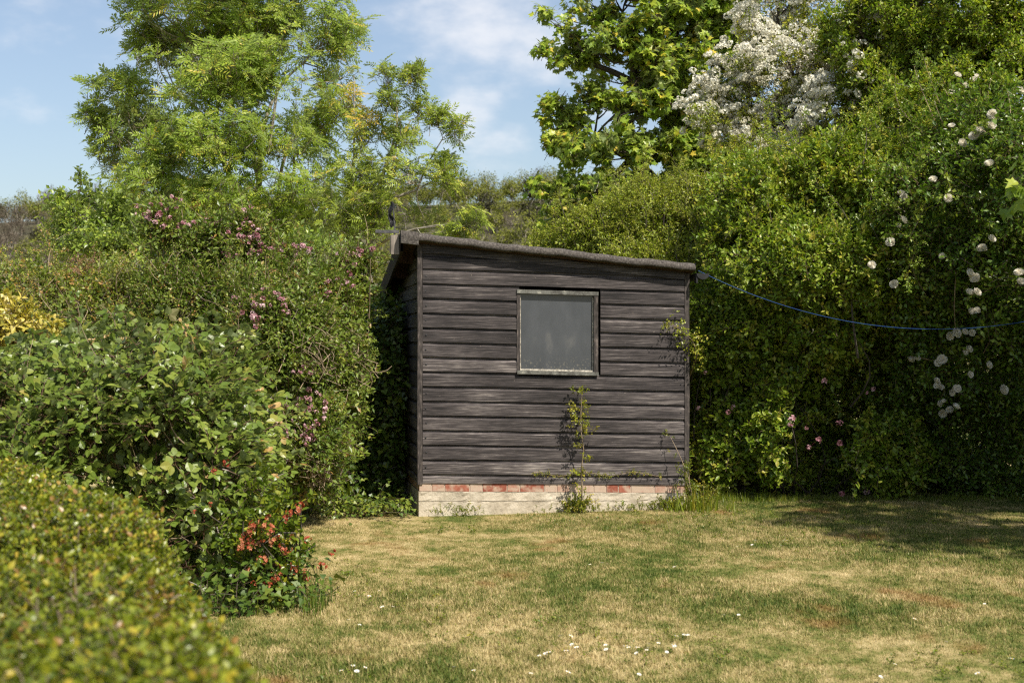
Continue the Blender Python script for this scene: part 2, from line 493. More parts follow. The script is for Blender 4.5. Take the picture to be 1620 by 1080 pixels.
class Sprig:
    def __init__(s):
        s.V, s.F, s.R, s.n = [], [], [], 0

    def leaf(s, kind, base, d, nm, length, width, r):
        V, F = SHAPES[kind]
        d = nrm(d)
        nm = np.asarray(nm, float) - np.dot(nm, d) * d
        nm = nrm(nm)
        x = np.cross(d, nm)
        s.V.append(np.asarray(base) + V[:, :1] * width * x + V[:, 1:2] * length * d + V[:, 2:] * width * nm)
        s.F.append(F + s.n)
        s.R.append(np.full(len(V), r))
        s.n += len(V)

    def stick(s, P, r0, r1, sides=3):
        t = Geo()
        P = np.asarray(P, float)
        t.tube(P, np.linspace(r0, r1, len(P)), sides)
        V, F = np.concatenate(t.V), np.concatenate(t.F)
        s.V.append(V)
        s.F.append(F + s.n)
        s.R.append(np.full(len(V), -1.0))
        s.n += len(V)

    def done(s):
        return np.concatenate(s.V), np.concatenate(s.F), np.concatenate(s.R)


def R3(k=1.0):
    return rng.normal(size=3) * k


def curve(p0, p1, bow=0.1, n=5, sag=0.0):
    p0, p1 = np.asarray(p0, float), np.asarray(p1, float)
    t = np.linspace(0, 1, n)[:, None]
    off = R3(bow * np.linalg.norm(p1 - p0))
    return p0 + (p1 - p0) * t + np.sin(t * PI) * off + np.array([0, 0, -sag]) * (t ** 2)


def pinnate(s, base, d, nm, length, pairs, llen, lwid, r0):
    d = nrm(d)
    nm = nrm(np.asarray(nm) - np.dot(nm, d) * d)
    x = np.cross(d, nm)
    t = np.linspace(0, 1, 5)
    path = np.asarray(base) + t[:, None] * length * d + (-0.28 * length * t[:, None] ** 2) * nm
    s.stick(path, 0.0025, 0.0015)
    for i in range(pairs):
        q = 0.32 + 0.6 * i / max(pairs - 1, 1)
        p = np.asarray(base) + q * length * d - 0.28 * length * q * q * nm
        for sg in (-1, 1):
            ld = nrm(0.62 * d + sg * x * 0.9 - 0.28 * nm + R3(0.1))
            s.leaf('simple', p, ld, nm + sg * 0.15 * x + R3(0.25), llen * rng.uniform(0.8, 1.15), lwid, np.clip(r0 + rng.normal() * 0.12, 0, 1))
    s.leaf('simple', path[-1], d - 0.5 * nm, nm + R3(0.2), llen, lwid, np.clip(r0 + rng.normal() * 0.1, 0, 1))


def make_ash():
    s = Sprig()
    tip = np.array([0, 0.32, 0.0])
    s.stick(curve((0, 0, 0), tip, 0.08), 0.008, 0.004)
    for k in range(7):
        a = k * 2.4 + rng.uniform(-0.4, 0.4)
        el = rng.uniform(0.0, 0.9)
        d = np.array([math.cos(a) * math.cos(el), math.sin(el) * 1.0, math.sin(a) * math.cos(el)])
        up = np.array([0, 1.0, 0]) + 0.2 * R3()
        pinnate(s, tip * rng.uniform(0.7, 1), d, up, rng.uniform(0.22, 0.33), 5, rng.uniform(0.085, 0.115), rng.uniform(0.026, 0.036), rng.uniform(0.15, 0.85))
    return s.done()


def make_maple():
    s = Sprig()
    P = curve((0, 0, 0), (0, 0.42, 0.0), 0.08, 6, 0.05)
    s.stick(P, 0.006, 0.003)
    for k in range(11):
        q = rng.uniform(0.25, 1.0)
        p = P[min(int(q * 5), 5)] + R3(0.01)
        a = k * 2.4
        out = np.array([math.cos(a), 0.5, 0.55 * math.sin(a) + 0.15])
        pe = p + nrm(out) * rng.uniform(0.05, 0.10)
        s.stick([p, pe], 0.0016, 0.0014)
        d = nrm(out * 0.8 + np.array([0, 0.2, -0.75]) + R3(0.25))
        s.leaf('maple', pe, d, np.array([0, 0.35, 0.9]) + 0.6 * out * np.array([1, 1, 0]) + R3(0.3), rng.uniform(0.10, 0.16), rng.uniform(0.11, 0.16), np.clip(rng.normal(0.5, 0.25), 0, 1))
    return s.done()


def make_small(n=16, length=0.26, ll=0.032, lw=0.02, kind='simple', jitter=0.35, side=2):
    s = Sprig()
    P = curve((0, 0, 0), (0, length, 0.0), 0.10, 5)
    s.stick(P, 0.0035, 0.0015)
    twigs = [(P, 1.0)]
    for k in range(side):
        b = P[rng.integers(1, 4)]
        e = b + nrm(np.array([rng.normal(), 0.8, rng.normal()])) * length * rng.uniform(0.35, 0.6)
        T = curve(b, e, 0.1, 4)
        s.stick(T, 0.002, 0.001)
        twigs.append((T, 0.55))
    r0 = rng.uniform(0.3, 0.7)
    for T, w in twigs:
        m = max(3, int(n * w))
        for k in range(m):
            q = (k + 0.6) / m * (len(T) - 1)
            i = min(int(q), len(T) - 2)
            p = T[i] + (T[i + 1] - T[i]) * (q - i)
            ax = nrm(T[i + 1] - T[i])
            a = k * 2.4 + rng.uniform(-0.4, 0.4)
            side_v = nrm(np.cross(ax, [math.cos(a), 0.1, math.sin(a)]))
            d = nrm(side_v + ax * 0.7 + R3(jitter * 0.4))
            s.leaf(kind, p, d, np.array([0, 0.4, 1.0]) + R3(jitter), ll * rng.uniform(0.7, 1.25), lw * rng.uniform(0.8, 1.2), np.clip(r0 + rng.normal() * 0.2, 0, 1))
    return s.done()


def make_bramble():
    s = Sprig()
    Ln = rng.uniform(0.28, 0.42)
    P = curve((0, 0, 0), (0, Ln, 0.0), 0.08, 6, 0.08)
    s.stick(P, 0.004, 0.002)
    r0 = rng.uniform(0.25, 0.65)
    for k in range(6):
        p = P[min(1 + k, 5)]
        a = k * 2.3 + rng.uniform(-0.5, 0.5)
        out = nrm(np.array([math.cos(a), 0.35, 0.45 * math.sin(a) + 0.25]))
        pe = p + out * rng.uniform(0.03, 0.06)
        s.stick([p, pe], 0.0015, 0.0013)
        nm = np.array([0, 0.35, 1.0]) + R3(0.35)
        odd = rng.random() < 0.012
        sz = rng.uniform(0.7, 1.15)
        x = np.cross(out, nrm(nm))
        rr = 0.985 if odd else np.clip(r0 + rng.normal() * 0.18, 0, 0.94)
        for dd, f in ((out, 1.0), (out * 0.25 + x, 0.85), (out * 0.25 - x, 0.85)):
            s.leaf('ovate', pe, dd + R3(0.08) + np.array([0, 0, -0.22]), nm + R3(0.12), 0.068 * sz * f, 0.050 * sz * f, rr if odd else np.clip(rr + rng.normal() * 0.05, 0, 0.94))
    return s.done()


def make_box():
    s = Sprig()
    Ln = rng.uniform(0.07, 0.11)
    P = curve((0, 0, 0), (0, Ln, 0.0), 0.08, 4)
    s.stick(P, 0.0018, 0.001)
    r0 = rng.uniform(0.2, 0.8)
    for k in range(9):
        q = (k + 0.7) / 9 * Ln
        for sg in (-1, 1):
            a = (k % 2) * PI / 2 + rng.uniform(-0.3, 0.3)
            out = np.array([sg * math.cos(a), 0.75, sg * math.sin(a)])
            s.leaf('ovate', (0, q, 0), out + R3(0.15), np.array([0, 1.0, 0]) - 0.3 * out + R3(0.2), rng.uniform(0.014, 0.021), rng.uniform(0.010, 0.0135), np.clip(r0 + rng.normal() * 0.2, 0, 1))
    return s.done()


def make_umbel(nfl=26, rad=0.05, fs=0.013, twig=0.12, flat=0.6):
    """a domed head of small five petalled flowers at the end of a short twig"""
    s = Sprig()
    s.stick(curve((0, 0, 0), (0, twig, 0), 0.05, 3), 0.002, 0.0015)
    for k in range(nfl):
        d = nrm(R3() * np.array([1, 0.6, 1]) + np.array([0, 0.5, 0]))
        c = np.array([0, twig, 0]) + d * rad * np.array([1, flat, 1]) * rng.uniform(0.6, 1)
        f = nrm(d + R3(0.35))
        x = nrm(np.cross(f, R3()))
        y = np.cross(f, x)
        r = np.clip(rng.normal(0.6, 0.28), 0, 1)
        for j in range(5):
            a = j / 5 * 2 * PI
            pd = math.cos(a) * x + math.sin(a) * y
            s.leaf('simple', c, pd + 0.35 * f, f, fs, fs * 0.95, r)
    return s.done()


def make_bloom(npet, rad, cup=0.5):
    s = Sprig()
    for ring, (cnt, sc, lift) in enumerate(((6, 1.0, 0.15), (6, 0.85, 0.6), (5, 0.62, 1.2), (4, 0.4, 2.2))):
        for k in range(cnt):
            a = (k + 0.5 * ring) / cnt * 2 * PI + rng.uniform(-0.2, 0.2)
            d = np.array([math.cos(a), lift * cup, math.sin(a)])
            n = np.array([-math.cos(a) * lift, 1.0, -math.sin(a) * lift]) + R3(0.15)
            s.leaf('petal', (0, ring * 0.006, 0), d, n, rad * sc, rad * sc * 1.1, np.clip(0.8 - ring * 0.1 + rng.normal() * 0.15, 0, 1))
    return s.done()


def make_ivy(n=9, length=0.3, ll=0.055):
    s = Sprig()
    P = curve((0, 0, 0), (0, length, 0.0), 0.12, 5, 0.05)
    s.stick(P, 0.003, 0.0015)
    for k in range(n):
        p = P[min(int((k + 0.5) / n * 5), 4)]
        a = k * 2.4
        out = nrm(np.array([math.cos(a), 0.4, 0.5 * math.sin(a) + 0.3]))
        pe = p + out * rng.uniform(0.02, 0.05)
        s.leaf('ivy', pe, out * 0.6 + np.array([0, 0, -0.6]) + R3(0.25), np.array([0, 0.4, 0.9]) + out * 0.4 + R3(0.25), ll * rng.uniform(0.7, 1.2), ll * rng.uniform(0.75, 1.1), np.clip(rng.normal(0.45, 0.25), 0, 1))
    return s.done()


def make_tuft(n=8, h=0.04, w=0.0035, spread=0.03, lean=0.6):
    V, F, R = [], [], []
    for k in range(n):
        b = np.array([rng.normal() * spread, rng.normal() * spread, -0.004])
        a = rng.uniform(0, 2 * PI)
        t = np.array([math.cos(a), math.sin(a), 0])
        ln = abs(rng.normal(0, lean))
        hh = h * rng.uniform(0.5, 1.3)
        tip = b + nrm(np.array([t[0] * ln, t[1] * ln, 1.0])) * hh + t * ln * hh * 0.35
        sd = np.array([-t[1], t[0], 0]) * w * rng.uniform(0.7, 1.3)
        i = len(V)
        V += [b - sd, b + sd, tip]
        F.append((i, i + 1, i + 2))
        R += [np.clip(rng.normal(0.5, 0.28), 0, 1)] * 3
    return np.array(V), np.array(F), np.array(R)


TM = {
    'tallturf': [make_tuft(11, 0.052, 0.0042, 0.035, 0.9) for _ in range(6)],
    'ash': [make_ash() for _ in range(6)],
    'maple': [make_maple() for _ in range(7)],
    'haw': [make_small(14, 0.24, 0.036, 0.028) for _ in range(6)],
    'hedge': [make_small(13, 0.28, 0.048, 0.028, side=2) for _ in range(7)],
    'privet': [make_small(18, 0.24, 0.028, 0.014, side=3) for _ in range(6)],
    'rose': [make_small(11, 0.30, 0.046, 0.028, side=2) for _ in range(6)],
    'pale': [make_small(14, 0.34, 0.075, 0.045, side=2) for _ in range(6)],
    'weig': [make_small(14, 0.30, 0.044, 0.022, side=2) for _ in range(6)],
    'tangle': [make_small(12, 0.32, 0.042, 0.026, side=2, jitter=0.5) for _ in range(6)],
    'bramble': [make_bramble() for _ in range(9)],
    'box': [make_box() for _ in range(8)],
    'ivy': [make_ivy() for _ in range(6)],
    'quince': [make_small(12, 0.22, 0.05, 0.028, kind='ovate', side=1) for _ in range(4)],
    'weed': [make_small(9, 0.14, 0.036, 0.024, side=1) for _ in range(4)],
    'mayflower': [make_umbel(24, 0.060, 0.020, 0.12) for _ in range(5)],
    'pinkflower': [make_umbel(15, 0.038, 0.019, 0.10, 0.9) for _ in range(5)],
    'redflower': [make_umbel(9, 0.040, 0.022, 0.05, 0.9) for _ in range(5)],
    'tuft': [make_tuft(9, 0.030, 0.0033, 0.035, 0.95) for _ in range(10)],
    'longtuft': [make_tuft(14, 0.16, 0.005, 0.03, 0.35) for _ in range(5)],
}


def scatter(geo, key, P, D, N, S, m=0, rj=0.16, roff=0.0):
    """place sprigs: growing along D, upper side towards N"""
    P, D, N = np.asarray(P, float), nrm(D), np.asarray(N, float)
    S = np.broadcast_to(np.asarray(S, float), (len(P),))
    N = nrm(N - (N * D).sum(1, keepdims=True) * D)
    X = np.cross(D, N)
    which = rng.integers(0, len(TM[key]), len(P))
    for w, (V, F, R) in enumerate(TM[key]):
        q = np.nonzero(which == w)[0]
        if len(q) == 0:
            continue
        v = P[q][:, None] + S[q][:, None, None] * (V[None, :, :1] * X[q][:, None] + V[None, :, 1:2] * D[q][:, None] + V[None, :, 2:] * N[q][:, None])
        f = F[None] + (np.arange(len(q)) * len(V))[:, None, None]
        off = rng.normal(0, rj, len(q)) + roff
        r = np.where(R[None] < -0.5, -1.0, np.clip(R[None] + off[:, None], 0, 1))
        geo.add(v.reshape(-1, 3), f.reshape(-1, 3), r.reshape(-1), m)


CAM = np.array([0, 0, CAMZ])


def shell(ells, n, lump=0.10, freq=2.2, lo=0.0, hi=0.15, seed=1, hole=-9.0, holefreq=3.0, zmin=0.03, back=0.35):
    """points in the outer layer of a union of ellipsoids, with the way out at each"""
    E = np.array(ells, float)
    area = (E[:, 3] * E[:, 4] + E[:, 4] * E[:, 5] + E[:, 3] * E[:, 5])
    which = rng.choice(len(E), n, p=area / area.sum())
    e = E[which]
    d = nrm(rng.normal(size=(n, 3)))
    q = rng.uniform(lo, hi, n)
    base = e[:, :3] + d * e[:, 3:]
    s = 1 - q + lump * lumps(base, freq, seed, 3)
    P = e[:, :3] + d * e[:, 3:] * s[:, None]
    N = nrm(d / e[:, 3:])
    ok = P[:, 2] > zmin
    for i in range(len(E)):
        r = np.linalg.norm((P - E[i, :3]) / E[i, 3:], axis=1)
        ok &= (which == i) | (r > 0.86 - hi * 0.6)
    if hole > -5:
        ok &= lumps(P, holefreq, seed + 50, 2) > hole + rng.normal(0, 0.12, n)
    view = nrm(CAM - P)
    ok &= ((N * view).sum(1) > -0.25) | (rng.random(n) < back)
    return P[ok], N[ok]


def ray_hit(ells, px, py, default):
    d = nrm(np.array([(px - 810) / FPX, 1.0, -(py - 540) / FPX]))
    best = None
    for e in ells:
        c, r = np.array(e[:3]), np.array(e[3:])
        o = (CAM - c) / r
        v = d / r
        A, B, C = v @ v, 2 * o @ v, o @ o - 1
        D = B * B - 4 * A * C
        if D > 0:
            t = (-B - math.sqrt(D)) / (2 * A)
            if best is None or t < best:
                best = t
    if best is None:
        return W(px, py, default)
    return CAM + d * best


def jit(n, k=1.0):
    return rng.normal(size=(n, 3)) * k


UP = np.array([0, 0, 1.0])


def shoots(leaf, wood, key, ells, n, length, s=(0.5, 0.9), lean=0.5, zmin=0.8, rj=0.15):
    """long arching shoots that break the outline"""
    P, N = shell(ells, n * 3, 0.1, 2.5, 0.0, 0.1, 7, zmin=zmin)
    q = np.nonzero(N[:, 2] > -0.2)[0][:n]
    for p, n_ in zip(P[q], N[q]):
        d = nrm(n_ * lean + UP * 0.8 + R3(0.35))
        ln = length * rng.uniform(0.4, 1.2)
        T = curve(p - d * 0.15, p + d * ln, 0.08, 7, 0.12 * ln)
        wood.tube(T, np.linspace(0.005, 0.0015, 7), 3)
        k = max(3, int(ln / 0.06))
        j = rng.integers(2, 7, k)
        scatter(leaf, key, T[j], nrm(np.tile(d, (k, 1)) * 0.6 + jit(k, 0.6)), UP + jit(k, 0.4), rng.uniform(s[0], s[1], k) * 0.7, 0, rj, 0.1)



def clothe(geo, key, P, N, out=0.8, up=0.35, rand=0.45, s=(0.8, 1.2), nout=0.55, nup=0.9, m=0, rj=0.16, roff=0.0, sink=0.16):
    n = len(P)
    D = nrm(N * out + UP * up + jit(n, rand))
    F = nrm(N * nout + UP * nup + jit(n, 0.3))
    scatter(geo, key, P - D * sink, D, F, rng.uniform(s[0], s[1], n), m, rj, roff)


def blob_px(px, py, rx, ry, Y, depth=None):
    c = W(px, py, Y)
    k = Y / FPX
    return [*c, rx * k, depth if depth else max(rx, ry) * k, ry * k]


# ----------------------------------------------------------------- the tree
def tree(name, label, blobs, key, base, leafmat, barkmat, nodes, r_base, dens, s=(0.8, 1.2), up=0.5, group=None, twigs=True, roff=None, droop=0.0, cat='tree', tufts=0, tsize=(0.22, 0.42), gaps=None):
    """nodes: trunk skeleton [(point, parent index, radius)]; blobs: leafy masses each reached by limbs from the nearest skeleton node"""
    t = thing(name, label, cat, tuple(base), group=group)
    wood, crown = Geo(), Geo()
    pts = [np.array(p, float) for p, _, _ in nodes]
    for p, par, r in nodes:
        if par >= 0:
            wood.tube(curve(pts[par], p, 0.05, 8), np.linspace(nodes[par][2], r, 8), 7)
    for bi, b in enumerate(blobs):
        c = np.array(b[:3])
        rad = np.array(b[3:6])
        # attach to the nearest node that lies below
        best, bd = 0, 1e9
        for i, p in enumerate(pts):
            dd = np.linalg.norm(c - p) + max(0, p[2] - c[2]) * 1.5
            if dd < bd:
                best, bd = i, dd
        r0 = min(nodes[best][2] * 0.7, 0.012 + 0.011 * bd)
        limb = curve(pts[best], c - np.array([0, 0, rad[2] * 0.3]), 0.10, 8)
        wood.tube(limb, np.linspace(min(r0, 0.024 if gaps else 0.05), 0.005, 8), 5)
        full = [(c, rad, limb, 1.0)]
        if tufts and rad.max() > 0.22:
            full = []
            k = max(3, int(tufts * (b[6] if len(b) > 6 else 1.0)))
            for q in range(k):
                dd = nrm(R3())
                cc = c + dd * rad * rng.uniform(0.2, 1.2)
                rr_ = np.full(3, rad.min() * rng.uniform(*tsize)) * np.array([1, 1, 1.25])
                lb = curve(limb[rng.integers(3, 8)], cc - UP * rr_[2] * 0.5, 0.12, 6)
                wood.tube(lb, np.linspace(0.014, 0.005, 6), 4)
                full.append((cc, rr_, lb, 1.35))
        for cc, rd, lb, gain in full:
            n = max(3, int(dens * gain * (1.0 if tufts else (b[6] if len(b) > 6 else 1.0)) * (rd[0] * rd[1] + rd[1] * rd[2] + rd[0] * rd[2])))
            d = nrm(rng.normal(size=(n, 3)))
            q = rng.uniform(0.02, 1.0, n) ** (0.40 if gaps else 0.5)
            tip = cc + d * rd * (q * (1 + 0.22 * lumps(cc + d * rd, 3.0, bi)))[:, None]
            if gaps:
                ok = lumps(tip * np.array([1, 1, 0.8]), gaps[0], 17, 2) > gaps[1] + rng.normal(0, 0.10, n)
                tip, d = tip[ok], d[ok]
                n = len(tip)
                if n == 0:
                    continue
            if twigs:
                for k in range(0, n, 3):
                    wood.tube(curve(lb[rng.integers(len(lb) // 2, len(lb))], tip[k], 0.12, 4), np.linspace(0.006, 0.0025, 4), 3)
            D = nrm(d * 0.8 + UP * (up - droop) + jit(n, 0.35))
            F = nrm(d * 0.4 + UP * 0.9 + jit(n, 0.3))
            scatter(crown, key, tip - D * 0.2, D, F, rng.uniform(s[0], s[1], n), 0, 0.14, (b[7] if len(b) > 7 else 0.0))
    wood.build('trunk', barkmat, t, base, smooth=True)
    crown.build('crown', leafmat, t, base)
    return t


# ================================================================== SETTING
cam = bpy.data.cameras.new('camera')
cam.sensor_width = 36
cam.lens = 50
cam.clip_start = 0.1
cam.clip_end = 3000
cam.dof.use_dof = True
cam.dof.focus_distance = 12.6
cam.dof.aperture_fstop = 4.0
co = bpy.data.objects.new('camera', cam)
co.location = (0, 0, CAMZ)
co.rotation_euler = (PI / 2, 0, 0)
COL.objects.link(co)
scene.camera = co

LIGHT = nrm(np.array([-0.516, 0.62, -1.0]))
sun = bpy.data.lights.new('sun', 'SUN')
sun.energy = 5.0
sun.angle = math.radians(0.53)
sun.color = (1.0, 0.93, 0.82)
so = bpy.data.objects.new('sun', sun)
so.rotation_euler = Vector(LIGHT).to_track_quat('-Z', 'Y').to_euler()
COL.objects.link(so)

world = bpy.data.worlds.new('World')
scene.world = world
world.use_nodes = True
nt = world.node_tree
nt.nodes.clear()
nd, lk = nt.nodes, nt.links
sky = nd.new('ShaderNodeTexSky')
sky.sky_type = 'NISHITA'
sky.sun_disc = False
sky.sun_elevation = math.asin(-LIGHT[2])
sky.sun_rotation = math.atan2(-LIGHT[0], -LIGHT[1])
sky.air_density = 1.0
sky.dust_density = 1.6
sky.ozone_density = 1.2
tc = nd.new('ShaderNodeTexCoord')


def vmath(op, a, b=None):
    q = nd.new('ShaderNodeVectorMath')
    q.operation = op
    lk.new(a, q.inputs[0])
    if b is not None:
        q.inputs[1].default_value = b
    return q


def wm(op, a, b):
    q = nd.new('ShaderNodeMath')
    q.operation = op
    for k, v in enumerate((a, b)):
        if isinstance(v, (int, float)):
            q.inputs[k].default_value = v
        else:
            lk.new(v, q.inputs[k])
    return q.outputs[0]


nvec = vmath('NORMALIZE', tc.outputs['Generated']).outputs[0]
cn = nd.new('ShaderNodeTexNoise')
cn.inputs['Scale'].default_value = 15
cn.inputs['Detail'].default_value = 7
cn.inputs['Roughness'].default_value = 0.55
mpn = nd.new('ShaderNodeMapping')
mpn.inputs['Scale'].default_value = (1, 1, 2.0)
lk.new(nvec, mpn.inputs[0])
lk.new(mpn.outputs[0], cn.inputs['Vector'])
cover = None
for px, py, rad, amp in ((770, 45, 0.085, 1.0), (860, 75, 0.085, 1.0), (920, 30, 0.08, 0.9), (745, 185, 0.055, 0.8), (800, 225, 0.05, 0.7), (940, 130, 0.08, 0.7), (880, 180, 0.06, 0.5), (60, 10, 0.12, 0.35), (1500, -150, 0.3, 0.8), (-500, -200, 0.25, 0.6)):
    d0 = nrm(np.array([(px - 810) / FPX, 1.0, (540 - py) / FPX]))
    df = vmath('SUBTRACT', nvec, tuple(d0)).outputs[0]
    df = vmath('MULTIPLY', df, (1, 1, 1.5)).outputs[0]
    ln = vmath('LENGTH', df).outputs['Value']
    mr = nd.new('ShaderNodeMapRange')
    mr.interpolation_type = 'SMOOTHSTEP'
    mr.inputs[1].default_value = rad
    mr.inputs[2].default_value = 0
    mr.inputs[3].default_value = 0
    mr.inputs[4].default_value = amp
    lk.new(ln, mr.inputs[0])
    cover = mr.outputs[0] if cover is None else wm('MAXIMUM', cover, mr.outputs[0])
dens = wm('ADD', wm('MULTIPLY', cover, 0.36), wm('MULTIPLY', cn.outputs[0], 1.15))
mr = nd.new('ShaderNodeMapRange')
mr.interpolation_type = 'SMOOTHSTEP'
mr.inputs[1].default_value = 0.62
mr.inputs[2].default_value = 1.15
mr.inputs[3].default_value = 0.08
mr.inputs[4].default_value = 0.72
lk.new(dens, mr.inputs[0])
cm = nd.new('ShaderNodeMix')
cm.data_type = 'RGBA'
cm.inputs[7].default_value = (7.2, 7.1, 7.2, 1)
lk.new(mr.outputs[0], cm.inputs[0])
lk.new(sky.outputs[0], cm.inputs[6])
bg = nd.new('ShaderNodeBackground')
bg.inputs['Strength'].default_value = 0.10
lk.new(cm.outputs[2], bg.inputs['Color'])
wo = nd.new('ShaderNodeOutputWorld')
lk.new(bg.outputs[0], wo.inputs[0])

scene.view_settings.view_transform = 'Standard'
scene.view_settings.look = 'None'
scene.view_settings.exposure = 0.55
scene.view_settings.gamma = 1
scene.render.engine = 'CYCLES'
scene.cycles.max_bounces = 6
scene.cycles.diffuse_bounces = 3
scene.cycles.glossy_bounces = 2
scene.cycles.transmission_bounces = 3
scene.cycles.caustics_reflective = False
scene.cycles.caustics_refractive = False
scene.cycles.use_denoising = False
scene.cycles.pixel_filter_type = 'BLACKMAN_HARRIS'
scene.cycles.filter_width = 1.25
scene.cycles.sample_clamp_indirect = 4.0


# lawn: the ground as one gently uneven sheet reaching the hill
def ground_z(X, Y):
    P = np.stack([np.ravel(X), np.ravel(Y), np.zeros(np.size(X))], -1)
    z = 0.018 * lumps(P, 1.1, 77, 2).reshape(np.shape(X))
    near = np.clip((np.asarray(Y) - 2) / 3, 0, 1) * np.clip((40 - np.asarray(Y)) / 10, 0, 1)
    return z * near


gx = np.concatenate([[-900, -300, -100, -40, -20], np.linspace(-12, 12, 97), [20, 40, 100, 300, 900]])
gy = np.concatenate([[-300, -60, -10], np.linspace(0, 20, 81), [26, 34, 50, 90, 160, 320]])
GX, GY = np.meshgrid(gx, gy, indexing='ij')
G = Geo()
G.grid(np.stack([GX, GY, ground_z(GX, GY)], -1))
tag(G.build('lawn', MAT['thatch'], smooth=True), None, kind='structure')

# hill beyond the garden
hx = np.linspace(-500, 500, 61)
hy = np.concatenate([np.linspace(300, 620, 25), [800, 1100]])
HX, HY = np.meshgrid(hx, hy, indexing='ij')


def hill_z(X, Y):
    P = np.stack([np.ravel(X), np.ravel(Y), np.zeros(np.size(X))], -1)
    t = np.clip((np.asarray(Y) - 300) / 280, 0, 1)
    ridge = 58 + 0.045 * np.clip(np.asarray(X), -200, 200)
    return (t * t * (3 - 2 * t)) * ridge + 2.2 * lumps(P, 0.02, 5, 2).reshape(np.shape(X)) * t - 0.3


G = Geo()
G.grid(np.stack([HX, HY, hill_z(HX, HY)], -1))
tag(G.build('hill', MAT['hill'], smooth=True), None, kind='structure')

# distant trees on the hillside: a few kinds, copied
L['far_bare'] = leaf_mat('bare_twigs', [(0, (0.075, 0.06, 0.042)), (1, (0.155, 0.13, 0.095))], trans=0.0, rough=0.9, spec=0.1)
L['far_olive'] = leaf_mat('olive_spring_leaves', [(0, (0.07, 0.096, 0.026)), (1, (0.16, 0.192, 0.055))], trans=0.2, rough=0.7, spec=0.1)
L['far_dark'] = leaf_mat('dark_far_leaves', [(0, (0.028, 0.030, 0.014)), (1, (0.062, 0.060, 0.028))], trans=0.1, rough=0.8, spec=0.1)


def far_tree(name, label, mat, kind, h, w):
    t = Geo()
    t.tube(curve((0, 0, -1), (0, 0, h * 0.6), 0.03, 5), np.linspace(0.28, 0.12, 5), 5, m=1)
    for k in range(10):
        a = k * 2.4
        t.tube(curve((0, 0, h * rng.uniform(0.2, 0.5)), (math.cos(a) * w * 0.4, math.sin(a) * w * 0.4, h * rng.uniform(0.55, 0.95)), 0.1, 5), np.linspace(0.13, 0.04, 5), 4, m=1)
    n = {'bare': 1300, 'olive': 1000, 'dark': 900}[kind]
    d = nrm(rng.normal(size=(n, 3)))
    q = rng.uniform(0.15, 1, n) ** 0.45
    P = np.array([0, 0, h * 0.58]) + d * np.array([w / 2, w / 2, h * 0.44]) * (q * (1 + 0.3 * lumps(d * 3, 1.6, int(h * 10))))[:, None]
    sz = {'bare': (1.1, 0.11), 'olive': (0.62, 0.42), 'dark': (0.7, 0.5)}[kind]
    D = nrm(d + UP * 0.9 + jit(n, 0.4)) if kind == 'bare' else nrm(jit(n))
    N = nrm(d + UP * 0.6 + jit(n, 0.5))
    N = nrm(N - (N * D).sum(1, keepdims=True) * D)
    X = np.cross(D, N)
    V, F = SHAPES['simple']
    S = rng.uniform(0.6, 1.3, n)[:, None, None]
    v = P[:, None] + S * (V[None, :, :1] * sz[1] * X[:, None] + V[None, :, 1:2] * sz[0] * D[:, None] + V[None, :, 2:] * sz[1] * N[:, None])
    f = F[None] + (np.arange(n) * 4)[:, None, None]
    t.add(v.reshape(-1, 3), f.reshape(-1, 3), np.repeat(rng.uniform(0, 1, n), 4))
    o = t.build(name, [L[mat], MAT['bark']])
    tag(o, label, 'tree', 'trees covering the distant hillside')
    return o


FAR = [far_tree('hillside_tree', 'bare brown leafless tree on the distant wooded hillside', 'far_bare', 'bare', 11, 8),
       far_tree('hillside_tree', 'bare brown leafless tree on the distant wooded hillside', 'far_bare', 'bare', 9, 8),
       far_tree('hillside_tree', 'olive green tree coming into leaf on the distant hillside', 'far_olive', 'olive', 12, 8),
       far_tree('hillside_tree', 'olive green tree coming into leaf on the distant hillside', 'far_olive', 'olive', 8, 8),
       far_tree('hillside_tree', 'dark brownish green tree on the distant wooded hillside', 'far_dark', 'dark', 9, 7)]
used = [False] * len(FAR)
rr = random.Random(3)
cnt = 0
for row in range(10):
    Yr = 330 + row * 27
    step = 27 if row > 4 else 31
    px = -40 + (row % 2) * 13
    while px < 1010:
        hide = 150 < px < 590 and row < 5
        if not hide and cnt < 290 and not (150 < px < 690 and row < 8 and rr.random() < 0.45 and px < 590):
            Y = Yr + rr.uniform(-10, 10)
            X = (px + rr.uniform(-8, 8) - 810) / FPX * Y
            k = rr.choices(range(5), (5, 5, 4, 4, 2) if px < 400 else (1, 0.7, 6, 6, 0.8))[0]
            src = FAR[k]
            if not used[k]:
                o = src
                used[k] = True
            else:
                o = src.copy()
                COL.objects.link(o)
            o.location = (X, Y, float(hill_z(np.array([X]), np.array([Y]))[0]))
            o.rotation_euler = (0, 0, rr.uniform(0, 6.28))
            sc_ = rr.uniform(0.75, 1.15)
            o.scale = (sc_ * rr.uniform(0.85, 1.15), sc_, sc_)
            cnt += 1
        px += step

